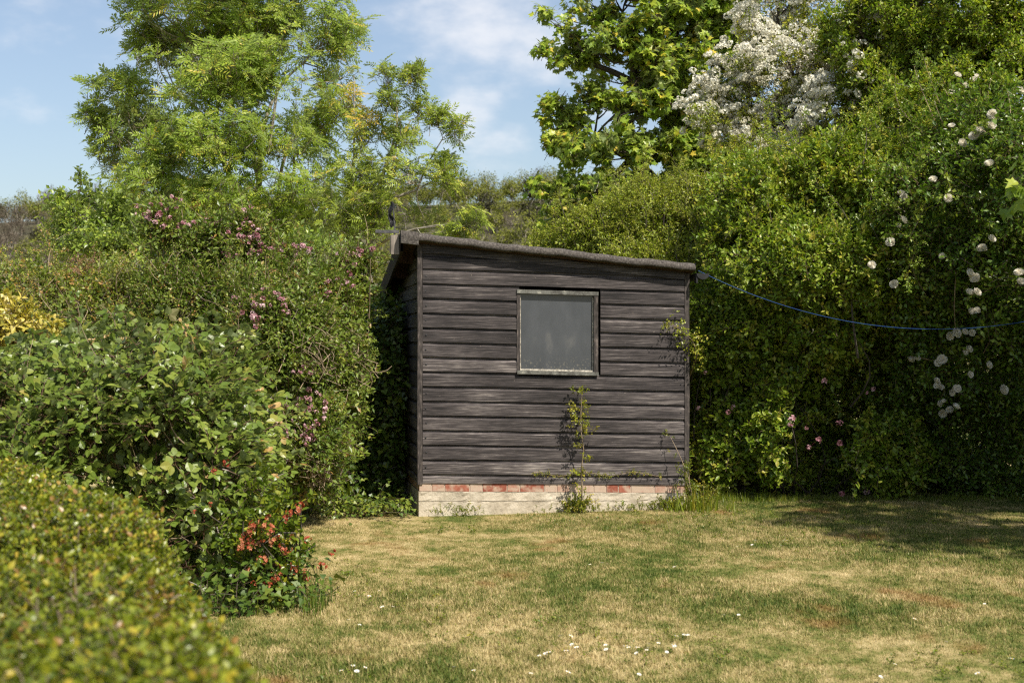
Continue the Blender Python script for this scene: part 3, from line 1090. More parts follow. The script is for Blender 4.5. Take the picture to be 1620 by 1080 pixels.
W_ = Geo()
for row in range(1, 10):
    for px in list(range(-620, -50, 44)) + list(range(1020, 1420, 46)):
        Y = 330 + row * 27 + rr.uniform(-10, 10)
        X = (px + rr.uniform(-16, 16) - 810) / FPX * Y
        me = FAR[rr.choice((0, 2, 2, 3, 4))].data
        V = np.empty(len(me.vertices) * 3, np.float32)
        me.vertices.foreach_get('co', V)
        V = V.reshape(-1, 3)
        leafy = np.nonzero(np.arange(len(V)) >= len(V) - 2400)[0]
        base_i = len(V) - 2400
        q = rng.choice(600, 330, replace=False)
        Q = V[base_i:].reshape(600, 4, 3)[q] * rr.uniform(0.85, 1.2)
        c_ = Q.mean(1, keepdims=True)
        Q = c_ + (Q - c_) * 1.5
        Q = Q + np.array([X, Y, float(hill_z(np.array([X]), np.array([Y]))[0])])
        W_.add(Q.reshape(-1, 3), (SHAPES['simple'][1][None] + (np.arange(330) * 4)[:, None, None]).reshape(-1, 3), np.repeat(rng.uniform(0, 1, 330), 4))
tag(W_.build('far_wood', L['far_olive']), None, kind='stuff')

# ===================================================================== SHED
YAW = math.radians(10)
SX, SY = -0.824, 12.70
WD, DP = 2.47, 2.0
SH = -0.0248            # the boards run slightly downhill
shed = thing('shed', 'small black stained weatherboard garden shed on a concrete base', 'shed', (SX, SY, 0), YAW)


def front(px, py):
    """pixel -> (u, z) on the shed's front"""
    a = (px - 810) / FPX
    c, s = math.cos(YAW), math.sin(YAW)
    u = (a * SY - SX) / (c - a * s)
    Y = SY + u * s
    return u, CAMZ - (py - 540) / FPX * Y


PITCH = 0.1308
Z0 = 0.288


def roof_z(u, v):
    """underside of the roof boards"""
    return 2.405 - 0.0967 * (u + 0.17) - 0.183 * v + 0.03


def boards(geo, length, place, topz, cut=None, shear=SH, seed=0):
    """shiplap boards; place(u, d, z) -> local point; d is the distance proud of the wall face"""
    r = np.random.default_rng(seed)
    prof = [(-0.004, 0.0), (0.0222, 0.0), (0.0225, 0.002), (0.0235, 0.0945), (0.0228, 0.0955), (0.0065, 0.1075), (0.005, 0.1085), (0.005, 0.1315)]
    z = Z0 - PITCH + 0.084
    i = 0
    while z < 2.6:
        zb, zt = max(z, Z0), z + PITCH
        tone = r.uniform(0, 1)
        spans = [(0.0, length)]
        if cut and zt > cut[2] + 0.02 and zb < cut[3] - 0.02:
            spans = [(0.0, cut[0]), (cut[1], length)]
        for ua, ub in spans:
            us = np.linspace(ua, ub, max(4, int((ub - ua) / 0.05)))
            wob = 0.0016 * np.sin(us * r.uniform(2, 5) + r.uniform(0, 6)) + 0.0008 * np.sin(us * 13 + r.uniform(0, 6))
            wz = 0.0016 * np.sin(us * r.uniform(1.5, 4) + r.uniform(0, 6))
            rows = []
            for d, dz in prof:
                zz = z + dz + wz
                zz = np.maximum(zz, zb + 0.0003 * dz) + shear * us
                lim = topz(us)
                zz = np.minimum(zz, lim)
                rows.append(np.array([place(u, d + w, q) for u, w, q in zip(us, wob, zz)]))
            A = np.array(rows)
            if A[-1, :, 2].max() - A[0, :, 2].min() > 0.004:
                geo.grid(A, tone)
                for e in (0, -1):          # board ends
                    en = A[:, e]
                    geo.add(np.vstack([en, place(us[e], -0.004, en[-1, 2])]), [(k, k + 1, len(en)) for k in range(len(en) - 1)], tone)
        z += PITCH
        i += 1


uL, zT = front(817, 458)
uR, _ = front(945, 463)
_, zB = front(817, 589)
CUT = (uL, uR, zB - SH * uL, zT - SH * uL)      # in un-sheared heights

G = Geo()
boards(G, WD - 0.05, lambda u, d, z: (u + 0.025, -d, z), lambda u: roof_z(u, 0) + 0.005, CUT, seed=4)
# dark backing behind the boards, with the window opening left free
fr = G.build('front_cladding', MAT['wood'], shed)
G = Geo()
boards(G, DP, lambda v, d, z: (-d, v, z), lambda v: roof_z(0, v) + 0.005, shear=0, seed=5)
G.build('side_cladding', MAT['wood'], shed)
G = Geo()
boards(G, DP, lambda v, d, z: (WD + d, v, z), lambda v: roof_z(WD, v) + 0.005, shear=0, seed=6)
G.build('side_cladding', MAT['wood'], shed)
G = Geo()
boards(G, WD, lambda u, d, z: (u, DP + d, z), lambda u: roof_z(u, DP) + 0.005, shear=SH, seed=7)
G.build('rear_cladding', MAT['wood'], shed)
# corner boards
for u0, u1, v0 in ((-0.022, 0.022, -0.026), (WD - 0.022, WD + 0.022, -0.026)):
    G = Geo()
    zt = roof_z(0.5 * (u0 + u1), 0) - 0.004
    n = 14
    zz = np.linspace(Z0 - 0.012 + SH * u0, zt, n)
    for a, b in zip(zz[:-1], zz[1:]):
        pass
    ring = np.array([(u0, v0), (u1, v0), (u1, 0.03), (u0, 0.03), (u0, v0)])
    A = np.array([[(x + 0.0012 * math.sin(q * 5 + u0), y, q) for x, y in ring] for q in zz])
    G.grid(A, 0.2)
    G.add(A[0][:4], [(0, 2, 1), (0, 3, 2)], 0.2)
    G.build('corner_board', MAT['winedge'], shed)

# nails
G = Geo()
for i in range(1, 15):
    for u in ((0.05, WD - 0.06) if i % 2 else (0.055,)):
        z = Z0 + 0.084 + (i - 0.55) * PITCH + SH * u
        if z < roof_z(u, 0) - 0.12:
            th = np.arange(8) / 8 * 2 * PI
            V = np.vstack([np.stack([u + 0.0085 * np.cos(th), np.full(8, -0.0245), z + 0.0085 * np.sin(th)], -1), [(u, -0.027, z)]])
            G.add(V, [(k, (k + 1) % 8, 8) for k in range(8)])
G.build('nail_head', MAT['black'], shed)

# concrete base and the brick course on it
G = Geo()
us = np.linspace(-0.012, WD - 0.005, 60)


def plinth_side(fn, us, z0s, z1s, seed):
    r = np.random.default_rng(seed)
    rows = []
    hs = np.array([0, 0.15, 0.35, 0.5, 0.6, 0.68, 0.712, 0.718, 0.728, 0.734, 0.78, 0.88, 0.97, 1.0])
    for h in hs:
        rows.append([fn(u, 0.006 * math.sin(u * 9 + h * 4) * 0.3 + r.normal() * 0.0016 - (0.007 if abs(h - 0.723) < 0.007 else 0), z0 + (z1 - z0) * h) for u, z0, z1 in zip(us, z0s, z1s)])
    return np.array(rows)


zt = 0.215 + SH * us
G.grid(plinth_side(lambda u, d, z: (u, -0.024 - d, z), us, np.full(60, -0.1), zt, 1))
vs = np.linspace(-0.024, DP + 0.02, 40)
G.grid(plinth_side(lambda v, d, z: (-0.012 - d, v, z), vs, np.full(40, -0.1), np.full(40, 0.215), 2))
G.grid(plinth_side(lambda v, d, z: (WD - 0.005 + d, v, z), vs, np.full(40, -0.1), np.full(40, 0.215 + SH * WD), 3))
G.quad([(-0.012, -0.024, 0.215), (WD - 0.005, -0.024, 0.215 + SH * WD), (WD - 0.005, 0.2, 0.215 + SH * WD), (-0.012, 0.2, 0.215)], [(0, 1, 2, 3)])
G.build('concrete_plinth', MAT['concrete'], shed)
m, ntb, ndb, lkb = new_mat('old_red_brick')
at = ndb.new('ShaderNodeAttribute')
at.attribute_name = 'rnd'
tcb = ndb.new('ShaderNodeTexCoord')
nb = ndb.new('ShaderNodeTexNoise')
nb.inputs['Scale'].default_value = 40
nb.inputs['Detail'].default_value = 6
lkb.new(tcb.outputs['Object'], nb.inputs['Vector'])
ad = ndb.new('ShaderNodeMath')
ad.operation = 'MULTIPLY_ADD'
ad.inputs[1].default_value = 0.7
lkb.new(nb.outputs[0], ad.inputs[0])
lkb.new(at.outputs['Fac'], ad.inputs[2])
rb = ramp(ndb, [(0.30, (0.20, 0.055, 0.032)), (0.55, (0.30, 0.10, 0.060)), (0.8, (0.36, 0.21, 0.15)), (1.0, (0.43, 0.33, 0.25))])
sc2 = ndb.new('ShaderNodeMath')
sc2.operation = 'MULTIPLY'
sc2.inputs[1].default_value = 0.8
lkb.new(ad.outputs[0], sc2.inputs[0])
lkb.new(sc2.outputs[0], rb.inputs[0])
pb = ndb.new('ShaderNodeBsdfPrincipled')
pb.inputs['Roughness'].default_value = 0.95
nb2 = ndb.new('ShaderNodeTexNoise')
nb2.inputs['Scale'].default_value = 13
nb2.inputs['Detail'].default_value = 5
lkb.new(tcb.outputs['Object'], nb2.inputs['Vector'])
sm = ramp(ndb, [(0.47, (0, 0, 0)), (0.63, (1, 1, 1))])
lkb.new(nb2.outputs[0], sm.inputs[0])
mxb = ndb.new('ShaderNodeMix')
mxb.data_type = 'RGBA'
mxb.inputs[7].default_value = (0.42, 0.32, 0.235, 1)
smk = ndb.new('ShaderNodeMath')
smk.operation = 'MULTIPLY'
smk.inputs[1].default_value = 0.85
lkb.new(sm.outputs[0], smk.inputs[0])
lkb.new(smk.outputs[0], mxb.inputs[0])
lkb.new(rb.outputs[0], mxb.inputs[6])
lkb.new(mxb.outputs[2], pb.inputs['Base Color'])
ob = ndb.new('ShaderNodeOutputMaterial')
lkb.new(pb.outputs[0], ob.inputs[0])
MAT['brick'] = m
G = Geo()
u = -0.004
r = random.Random(11)
while u < WD - 0.03:
    ln = min(r.choice((0.105, 0.215, 0.215, 0.105)), WD - 0.012 - u)
    if ln > 0.03:
        a, b = Z0 + 0.005 + SH * u, Z0 + 0.005 + SH * (u + ln)
        V = [(u, -0.014, 0.218 + SH * u), (u + ln, -0.014, 0.218 + SH * (u + ln)), (u + ln, 0.09, 0.218 + SH * (u + ln)), (u, 0.09, 0.218 + SH * u), (u, -0.014, a), (u + ln, -0.014, b), (u + ln, 0.09, b), (u, 0.09, a)]
        G.quad(V, [(0, 1, 5, 4), (1, 2, 6, 5), (3, 0, 4, 7), (4, 5, 6, 7)], r.choice((0.12, 0.3, 0.5, 0.7, 0.85)))
    u += ln + 0.011
G.quad([(-0.004, -0.009, 0.2165), (WD - 0.02, -0.009, 0.2165 + SH * WD), (WD - 0.02, -0.009, Z0 + 0.004 + SH * WD), (-0.004, -0.009, Z0 + 0.004)], [(0, 1, 2, 3)], 0.98)
G.quad([(-0.006, -0.009, 0.2165), (-0.006, DP, 0.2165), (-0.006, DP, Z0 + 0.004), (-0.006, -0.009, Z0 + 0.004)], [(0, 1, 2, 3)], 0.6)
G.build('brick_course', MAT['brick'], shed)

# window
win = Geo()
zl, zr = zT, zT + SH * (uR - uL)
bl, br = zB, zB + SH * (uR - uL)


def bar(geo, p, q, d0, d1):
    """board between the sloping lines p (bottom left, bottom right) and q (top left, top right): each (u, z)"""
    V = [(p[0][0], -d1, p[0][1]), (p[1][0], -d1, p[1][1]), (q[1][0], -d1, q[1][1]), (q[0][0], -d1, q[0][1]),
         (p[0][0], -d0, p[0][1]), (p[1][0], -d0, p[1][1]), (q[1][0], -d0, q[1][1]), (q[0][0], -d0, q[0][1])]
    geo.quad(V, [(0, 1, 2, 3), (0, 4, 5, 1), (1, 5, 6, 2), (2, 6, 7, 3), (3, 7, 4, 0)])


fw = 0.030
wf = bpy.data.objects.new('window', None)
COL.objects.link(wf)
wf.parent = shed
bar(win, ((uL, bl + 0.02), (uL + fw, bl + 0.02)), ((uL, zl - 0.034), (uL + fw, zl - 0.034)), -0.03, 0.028)
win.build('jamb', MAT['winedge'], wf)
win = Geo()
bar(win, ((uR - fw - 0.008, br + 0.02), (uR, br + 0.02)), ((uR - fw - 0.008, zr - 0.034), (uR, zr - 0.034)), -0.03, 0.034)
win.build('jamb', MAT['winedge'], wf)
win = Geo()
bar(win, ((uL - 0.002, zl - 0.034), (uR + 0.002, zr - 0.034)), ((uL - 0.002, zl + 0.001), (uR + 0.002, zr + 0.001)), -0.03, 0.038)
win.build('head', MAT['winframe'], wf)
win = Geo()
bar(win, ((uL, bl - 0.012), (uR, br - 0.012)), ((uL, bl + 0.019), (uR, br + 0.019)), -0.03, 0.050)
win.build('sill', MAT['winframe'], wf)
win = Geo()
bar(win, ((uL + fw, bl + 0.020), (uR - fw - 0.009, br + 0.020)), ((uL + fw, bl + 0.035), (uR - fw - 0.009, br + 0.035)), -0.02, 0.016)
bar(win, ((uL + fw + 0.0005, bl + 0.035), (uL + fw + 0.008, bl + 0.035)), ((uL + fw + 0.0005, zl - 0.05), (uL + fw + 0.008, zl - 0.05)), -0.02, 0.010)
bar(win, ((uR - fw - 0.019, br + 0.035), (uR - fw - 0.009, br + 0.035)), ((uR - fw - 0.019, zr - 0.05), (uR - fw - 0.009, zr - 0.05)), -0.02, 0.010)
win.build('putty', MAT['putty'], wf)
# dusty pane
m, nw, nd2, lk2 = new_mat('dusty_window_glass')
tcw = nd2.new('ShaderNodeTexCoord')
nwz = nd2.new('ShaderNodeTexNoise')
nwz.inputs['Scale'].default_value = 5
nwz.inputs['Detail'].default_value = 7
mpw = nd2.new('ShaderNodeMapping')
mpw.inputs['Scale'].default_value = (1.4, 1, 0.7)
lk2.new(tcw.outputs['Object'], mpw.inputs[0])
lk2.new(mpw.outputs[0], nwz.inputs['Vector'])
rw = ramp(nd2, [(0.3, (0.046, 0.051, 0.058)), (0.6, (0.062, 0.067, 0.075)), (0.8, (0.11, 0.11, 0.108))])
lk2.new(nwz.outputs[0], rw.inputs[0])
pw = nd2.new('ShaderNodeBsdfPrincipled')
pw.inputs['Roughness'].default_value = 0.18
pw.inputs['Specular IOR Level'].default_value = 0.5
sepw = nd2.new('ShaderNodeSeparateXYZ')
lk2.new(tcw.outputs['Object'], sepw.inputs[0])
drt = nd2.new('ShaderNodeMapRange')
drt.inputs[1].default_value = zB + 0.16
drt.inputs[2].default_value = zB
lk2.new(sepw.outputs[2], drt.inputs[0])
nsp = nd2.new('ShaderNodeTexNoise')
nsp.inputs['Scale'].default_value = 55
nsp.inputs['Detail'].default_value = 4
lk2.new(tcw.outputs['Object'], nsp.inputs['Vector'])
rsp = ramp(nd2, [(0.55, (0, 0, 0)), (0.75, (1, 1, 1))])
lk2.new(nsp.outputs[0], rsp.inputs[0])
mdr = nd2.new('ShaderNodeMath')
mdr.operation = 'MULTIPLY'
lk2.new(drt.outputs[0], mdr.inputs[0])
lk2.new(rsp.outputs[0], mdr.inputs[1])
mxw = nd2.new('ShaderNodeMix')
mxw.data_type = 'RGBA'
mxw.inputs[7].default_value = (0.22, 0.20, 0.15, 1)
lk2.new(mdr.outputs[0], mxw.inputs[0])
lk2.new(rw.outputs[0], mxw.inputs[6])
lk2.new(mxw.outputs[2], pw.inputs['Base Color'])
ow = nd2.new('ShaderNodeOutputMaterial')
lk2.new(pw.outputs[0], ow.inputs[0])
MAT['pane'] = m
win = Geo()
win.quad([(uL + 0.01, 0.004, bl + 0.01), (uR - 0.01, 0.004, br + 0.01), (uR - 0.01, 0.004, zr - 0.02), (uL + 0.01, 0.004, zl - 0.02)], [(0, 1, 2, 3)])
win.quad([(uL + 0.01, 0.008, bl + 0.01), (uR - 0.01, 0.008, br + 0.01), (uR - 0.01, 0.008, zr - 0.02), (uL + 0.01, 0.008, zl - 0.02)], [(3, 2, 1, 0)])
win.build('pane', MAT['pane'], wf)

# roof: felt on boards, falling back and to the right, its front edge rolled over
G = Geo()
U0, U1, V0, V1 = -0.175, WD + 0.05, -0.115, DP + 0.12
TH = 0.068
us = np.linspace(U0, U1, 90)
r = np.random.default_rng(2)
wob = 0.006 * np.sin(us * 6.1) + 0.004 * np.sin(us * 15 + 1) + 0.003 * np.sin(us * 31)
rows = []
roll = [(0.02, -0.004, 0), (0.0, -0.014, 0), (0.0, -0.022, 0.2), (-0.010, -0.004, 0.6), (-0.014, 0.014, 0.9), (-0.006, 0.034, 1), (0.010, 0.047, 0.8), (0.05, 0.055, 0.4)]
for dv, dz, k in roll:
    rows.append(np.stack([us, V0 + dv - 0.006 + 0.3 * wob * k, roof_z(us, V0) + dz + 0.01 + wob * (1 - 0.6 * k)], -1))
for v in np.linspace(0.05, V1, 12):
    rows.append(np.stack([us, np.full(90, v), roof_z(us, v) + TH + 0.004 * np.sin(us * 5 + v * 7)], -1))
rows.append(np.stack([us, np.full(90, V1 + 0.004), roof_z(us, V1)], -1))
G.grid(np.array(rows)[:, ::-1])
for uu, sg in ((U0, 1), (U1, -1)):      # verge flaps at both ends
    vs = np.linspace(V0 - 0.01, V1, 16)
    A = np.array([[(uu - sg * 0.003, v, roof_z(uu, v) + h) for v in vs] for h in (TH + 0.006, 0.060)])
    G.grid(A)
rf = G.build('roof', MAT['felt'], shed, smooth=True)
G = Geo()       # roof boards seen from below
V = []
for uu, vv in ((U0 + 0.003, V0 + 0.004), (U1 - 0.003, V0 + 0.004), (U1 - 0.003, V1), (U0 + 0.003, V1)):
    V.append((uu, vv, roof_z(uu, vv) - 0.002))
V += [(x, y, z + 0.045) for x, y, z in V]
G.quad(V, [(3, 2, 1, 0), (4, 5, 6, 7), (0, 1, 5, 4), (1, 2, 6, 5), (2, 3, 7, 6), (3, 0, 4, 7)])
G.build('roof_boards', MAT['soffit'], rf)
for v in (0.35, 0.95, 1.55):
    G = Geo()
    A = []
    for uu in (U0 + 0.015, 0.0):
        A.append([(uu, v, roof_z(uu, v) - 0.09), (uu, v + 0.045, roof_z(uu, v + 0.045) - 0.09), (uu, v + 0.045, roof_z(uu, v + 0.045) - 0.004), (uu, v, roof_z(uu, v) - 0.004), (uu, v, roof_z(uu, v) - 0.09)])
    G.grid(np.array(A))
    G.quad(A[0][:4], [(0, 1, 2, 3)])
    G.build('rafter', MAT['soffit'], rf)
G = Geo()       # short felt covered fascia end on the left of the front
zz = roof_z(U0, V0)
A = []
for uu in (U0 - 0.006, -0.024):
    z1 = roof_z(uu, V0)
    A.append([(uu, V0 - 0.028, z1 - 0.040), (uu, V0 - 0.032, z1 + 0.03), (uu, V0 - 0.020, z1 + 0.072), (uu, V0 + 0.06, z1 + 0.080), (uu, V0 + 0.06, z1 - 0.040), (uu, V0 - 0.028, z1 - 0.040)])
A = np.array(A)
G.grid(A[::-1])
for e in (0, 1):
    G.add(A[e][:5], [(0, 1, 2), (0, 2, 3), (0, 3, 4)])
G.build('fascia_end', MAT['felt'], rf)
G = Geo()       # side fascia under the left eave
vs = np.linspace(V0 + 0.02, V1, 14)
A = np.array([[(U0 + du, v, roof_z(U0, v) + h - 0.005 * math.sin(v * 8)) for v in vs] for du, h in ((-0.006, 0.058), (-0.006, -0.11), (0.018, -0.11), (0.018, -0.004))])
G.grid(A)
G.build('eaves_board', MAT['eaves'], rf)
G = Geo()       # front wall plate: dark board closing the gap under the roll
us2 = np.linspace(0.022, WD - 0.022, 30)
A = np.array([[(q, -0.030, roof_z(q, 0) + h) for q in us2] for h in (-0.065, -0.006)])
G.grid(A)
G.build('barge_board', MAT['wood'], shed)
# gutter along the right eave
G = Geo()
vs = np.linspace(V0 - 0.03, DP, 8)
th = np.linspace(PI, 2 * PI, 11)
gu, gr = U1 + 0.066, 0.060
A = np.array([[(gu + gr * math.cos(a), v, roof_z(U1, 0) - 0.005 + gr * 0.9 * math.sin(a)) for a in th] for v in vs])
G.grid(A)
B = np.array([[(gu + (gr - 0.004) * math.cos(a), v, roof_z(U1, 0) - 0.004 + (gr - 0.004) * 0.9 * math.sin(a)) for a in th] for v in vs])
G.grid(B[:, ::-1])
c = A[0].mean(0)
G.add(np.vstack([A[0], [(gu, vs[0], roof_z(U1, 0) - 0.005)]]), [(k, k + 1, 11) for k in range(10)])
G.box((U1 + 0.004, V0 - 0.02, roof_z(U1, 0) - 0.09), (U1 + 0.02, V0 + 0.03, roof_z(U1, 0) - 0.002))
G.build('gutter', MAT['black'], shed)


def shed_w(u, v, z):
    c, s = math.cos(YAW), math.sin(YAW)
    return np.array([SX + u * c - v * s, SY + u * s + v * c, z])


# ============================================================ WASHING LINE
p0 = shed_w(WD + 0.085, V0 + 0.02, 2.20)
p1 = W(1720, 486, 12.2)
t = np.linspace(0, 1, 60)
P = p0 + (p1 - p0) * t[:, None]
P[:, 2] -= 4 * 0.34 * t * (1 - t)
G = Geo()
G.tube(P, 0.0024, 5)
tag(G.build('washing_line', MAT['rope'], smooth=True), 'thin blue washing line sagging between shed gutter and hedge', 'washing line')

# ================================= weathered block and iron arm on the high eave
bu, bv = U0 - 0.052, V0 + 0.10
bz1 = roof_z(U0, bv) + 0.055
G = Geo()
A = np.array([[(bu + 0.036 * sx + 0.003 * math.sin(z * 9), bv + 0.035 * sy, z) for sx, sy in ((-1, -1), (1, -1), (1, 1), (-1, 1), (-1, -1))] for z in np.linspace(bz1 - 0.17, bz1, 6)])
G.grid(A)
for e in (0, -1):
    G.add(A[e][:4], [(0, 1, 2), (0, 2, 3)])
blk = G.build('bracket', MAT['greywood'], shed)
G = Geo()
G.box((bu - 0.17, bv - 0.014, bz1 + 0.018), (bu + 0.04, bv + 0.014, bz1 + 0.046))
G.tube([(bu, bv, bz1 - 0.03), (bu, bv, bz1 + 0.10), (bu - 0.012, bv, bz1 + 0.24)], (0.011, 0.009, 0.006), 6)
G.build('arm', MAT['iron'], blk)
G = Geo()
rows = []
for h in np.linspace(0, 1, 12):
    w = 0.008 + 0.022 * abs(math.sin(h * 6.0)) * (1.1 - 0.5 * h)
    rows.append([(bu - 0.03 + w * q + 0.015 * math.sin(h * 9), bv + 0.012 * math.sin(q * 3 + h * 5), bz1 + 0.07 + 0.23 * h) for q in np.linspace(-1, 1, 6)])
A = np.array(rows)
G.grid(A)
G.grid(A[:, ::-1] + np.array([0, 0.005, 0]))
G.build('black_tie', MAT['black'], blk)

# =================================================================== LAWN BLADES
n = 150000
Y = np.sqrt(rng.uniform(5.6 ** 2, 14.8 ** 2, n))
X = rng.uniform(-0.42, 0.42, n) * Y
ok = ~((X < -1.9) & (Y < 11.5)) & ~((X < -0.33 * Y)) & ~((X > -0.85) & (X < 1.6) & (Y > 12.66 + (X + 0.82) * 0.176))
X, Y = X[ok], Y[ok]
P = np.stack([X, Y, ground_z(X, Y)], -1)
n = len(P)
a = rng.uniform(0, 2 * PI, n)
D = np.stack([np.cos(a), np.sin(a), np.zeros(n)], -1)
G = Geo()
thick = 0.75 + 0.35 * np.clip(lumps(P, 1.7, 31, 2), -1, 1)
scatter(G, 'tuft', P, D, np.tile(UP, (n, 1)), thick * rng.uniform(0.7, 1.2, n), 0, 0.1)
q = (lumps(P, 2.2, 32, 3) > 0.1) & (rng.random(n) < 0.12)
scatter(G, 'tallturf', P[q], D[q], np.tile(UP, (q.sum(), 1)), rng.uniform(0.35, 0.8, q.sum()), 0, 0.15, -0.08)
tag(G.build('grass', MAT['blade']), None, kind='stuff')

# broad green weeds in the turf
n = 2600
Y = np.sqrt(rng.uniform(5.8 ** 2, 13.5 ** 2, n))
X = rng.uniform(-0.2, 0.42, n) * Y
P = np.stack([X, Y, ground_z(X, Y) + 0.008], -1)
ok = (lumps(P, 1.6, 91, 2) > 0.25) & ~((X > -0.85) & (X < 1.6) & (Y > 12.55 + (X + 0.82) * 0.176)) & (X > -1.3)
P = P[ok]
n = len(P)
G = Geo()
D = jit(n)
D[:, 2] = 0.25
scatter(G, 'weed', P, D, np.tile(UP, (n, 1)) + jit(n, 0.2), rng.uniform(0.2, 0.5, n), 0, 0.2, -0.3)
tag(G.build('clover', L['weed']), None, kind='stuff')

# daisies
c7 = [(315, 530), (215, 530), (270, 557), (345, 597), (365, 597), (335, 604), (190, 652), (228, 672), (160, 865), (245, 848), (203, 843), (218, 870), (705, 862), (625, 850), (1187, 425), (1232, 425), (1246, 424), (1117, 752), (1085, 790), (1005, 792), (1018, 794), (1380, 768), (1385, 783), (1335, 768), (1348, 768), (1418, 772), (1434, 772), (1420, 750), (1535, 760), (1465, 747), (1500, 778), (1570, 714), (1590, 712), (1255, 775), (1250, 755), (1072, 725), (1090, 725), (935, 873), (570, 603), (1080, 873), (1135, 772), (980, 800)]
c8 = [(178, 760), (180, 722), (210, 715), (235, 710), (440, 632), (377, 635), (1080, 828), (1297, 735), (1565, 817), (1015, 880), (1050, 884), (635, 322), (510, 325), (500, 338), (437, 345), (178, 440), (20, 875), (1440, 880), (1457, 583), (1160, 645), (140, 778)]
px7 = [(480 + x / 2.613, 740 + y / 2.613) for x, y in c7] + [(1000 + x / 2.613, 740 + y / 2.613) for x, y in c8]
G = Geo()
s = Sprig()
for k in range(13):
    a = k / 13 * 2 * PI
    d = np.array([math.cos(a), math.sin(a), 0.25])
    s.leaf('simple', (0.003 * math.cos(a), 0.003 * math.sin(a), 0), d, UP, 0.0125, 0.0062, rng.uniform(0, 1))
V, F, R = s.done()
G.add(V + np.array([0, 0, 0.042]), F, R)
G.tube([(0.004, 0.002, -0.01), (0, 0, 0.041)], (0.0014, 0.0012), 4, R=-1.0)
th = np.arange(8) / 8 * 2 * PI
G.add(np.vstack([np.stack([0.0045 * np.cos(th), 0.0045 * np.sin(th), np.full(8, 0.0435)], -1), [(0, 0, 0.047)]]), [(k, (k + 1) % 8, 8) for k in range(8)], m=1)
daisy = G.build('daisy', [FL['daisy'], MAT['yolk']])
tag(daisy, 'small white daisy with a yellow centre growing in the lawn', 'daisy', 'daisies dotted over the lawn')
for i, (px, py) in enumerate(px7):
    o = daisy if i == 0 else daisy.copy()
    if i:
        COL.objects.link(o)
    Yg = CAMZ * FPX / (py - 540)
    x, y = (px - 810) / FPX * Yg, Yg
    o.location = (x, y, float(ground_z(np.array([x]), np.array([y]))[0]))
    o.rotation_euler = (rng.uniform(-0.1, 0.5), rng.uniform(-0.3, 0.3), rng.uniform(0, 6.28))
    k = rng.uniform(0.65, 1.0)
    o.scale = (k, k, k)

# =============================================================== FOREGROUND HEDGE
# clipped, rounded; its right side runs away from the camera to the left
EA, EB = np.array([-0.456, 2.5]), np.array([-2.49, 6.9])
ed = nrm(EB - EA)
en = np.array([-ed[1], ed[0]])       # to the left of the edge


def box_h(X, Y):
    q = (X - EA[0]) * ed[0] + (Y - EA[1]) * ed[1]
    s = (X - EA[0]) * en[0] + (Y - EA[1]) * en[1] + 0.16 + 0.24 * np.sin(PI * np.clip(q / 4.85, 0, 1))
    P = np.stack([X, Y, np.zeros_like(X)], -1)
    l = lumps(P, 3.2, 12, 3)
    t = np.clip((s + 0.05 * l) / 0.36, 0, 1)
    h = 0.98 * (1 - (1 - t) ** 2.6) ** 0.4
    dip = np.exp(-((q - 1.75) / 0.22) ** 2) * 0.09
    end = np.clip((5.1 - q) / 0.5, 0, 1)
    h = h * (1 - (1 - end) ** 2.5) ** 0.5
    return h - dip + 0.045 * l , s


n = 36000
X = rng.uniform(-3.4, -0.4, n)
Y = rng.uniform(2.1, 7.6, n)
near = rng.random(n) < np.clip(4.2 / Y, 0.35, 1)
X, Y = X[near], Y[near]
h, s = box_h(X, Y)
e = 0.01
hx_, _ = box_h(X + e, Y)
hy_, _ = box_h(X, Y + e)
N = nrm(np.stack([-(hx_ - h) / e, -(hy_ - h) / e, np.ones_like(h)], -1))
keep = (h > 0.06) & (s > -0.02) & (X > -0.40 * Y - 0.5)
P = np.stack([X, Y, h], -1)[keep]
N = N[keep]
bx = thing('box_hedge', 'low clipped yellow green box hedge out of focus close to the camera', 'hedge', (-2.0, 4.5, 0))
G = Geo()
for dep, k in ((0.0, 1.0), (0.05, 1.0), (0.10, 0.7)):
    q = rng.random(len(P)) < k
    Pq = P[q] - N[q] * (dep + rng.uniform(0, 0.04, q.sum()))[:, None]
    bare = np.exp(-(((Pq[:, 0] + 0.95) / 0.30) ** 2 + ((Pq[:, 1] - 3.20) / 0.30) ** 2))   # worn twiggy patch
    w = rng.random(len(Pq)) > bare * 0.92
    clothe(G, 'box', Pq[w], N[q][w], out=0.8, up=0.5, rand=0.4, s=(0.7, 1.2), rj=0.18, sink=0.05)
# side wall sprigs
m_ = 6500
q = rng.uniform(-1.2, 4.5, m_)
z = rng.uniform(0.05, 0.75, m_)
bs = EA + q[:, None] * ed + en * (-0.13 + 0.10 * (z[:, None] / 0.75) ** 2 - 0.24 * np.sin(PI * np.clip(q[:, None] / 4.85, 0, 1)))
P2 = np.stack([bs[:, 0], bs[:, 1], z], -1)
N2 = np.tile(np.array([-en[0], -en[1], 0.2]), (m_, 1))
clothe(G, 'box', P2 + N2 * rng.uniform(-0.08, 0.0, (m_, 1)), N2, s=(0.9, 1.4), rj=0.18)
for k in range(420):
    j = rng.integers(0, len(P))
    p = P[j]
    G.tube(curve(p - N[j] * 0.30 + R3(0.05), p - N[j] * 0.01 + R3(0.03), 0.1, 4), (0.0035, 0.003, 0.0022, 0.0015), 3, R=-1.0)
for k in range(190):
    c = np.array([-0.95 + rng.normal() * 0.2, 3.2 + rng.normal() * 0.22, 0])
    c[2] = box_h(c[:1], c[1:2])[0][0] - 0.03
    G.tube(curve(c, c + np.array([rng.normal() * 0.045, rng.normal() * 0.04, rng.uniform(-0.01, 0.05)]), 0.1, 3), 0.0026, 3, R=-1.0)
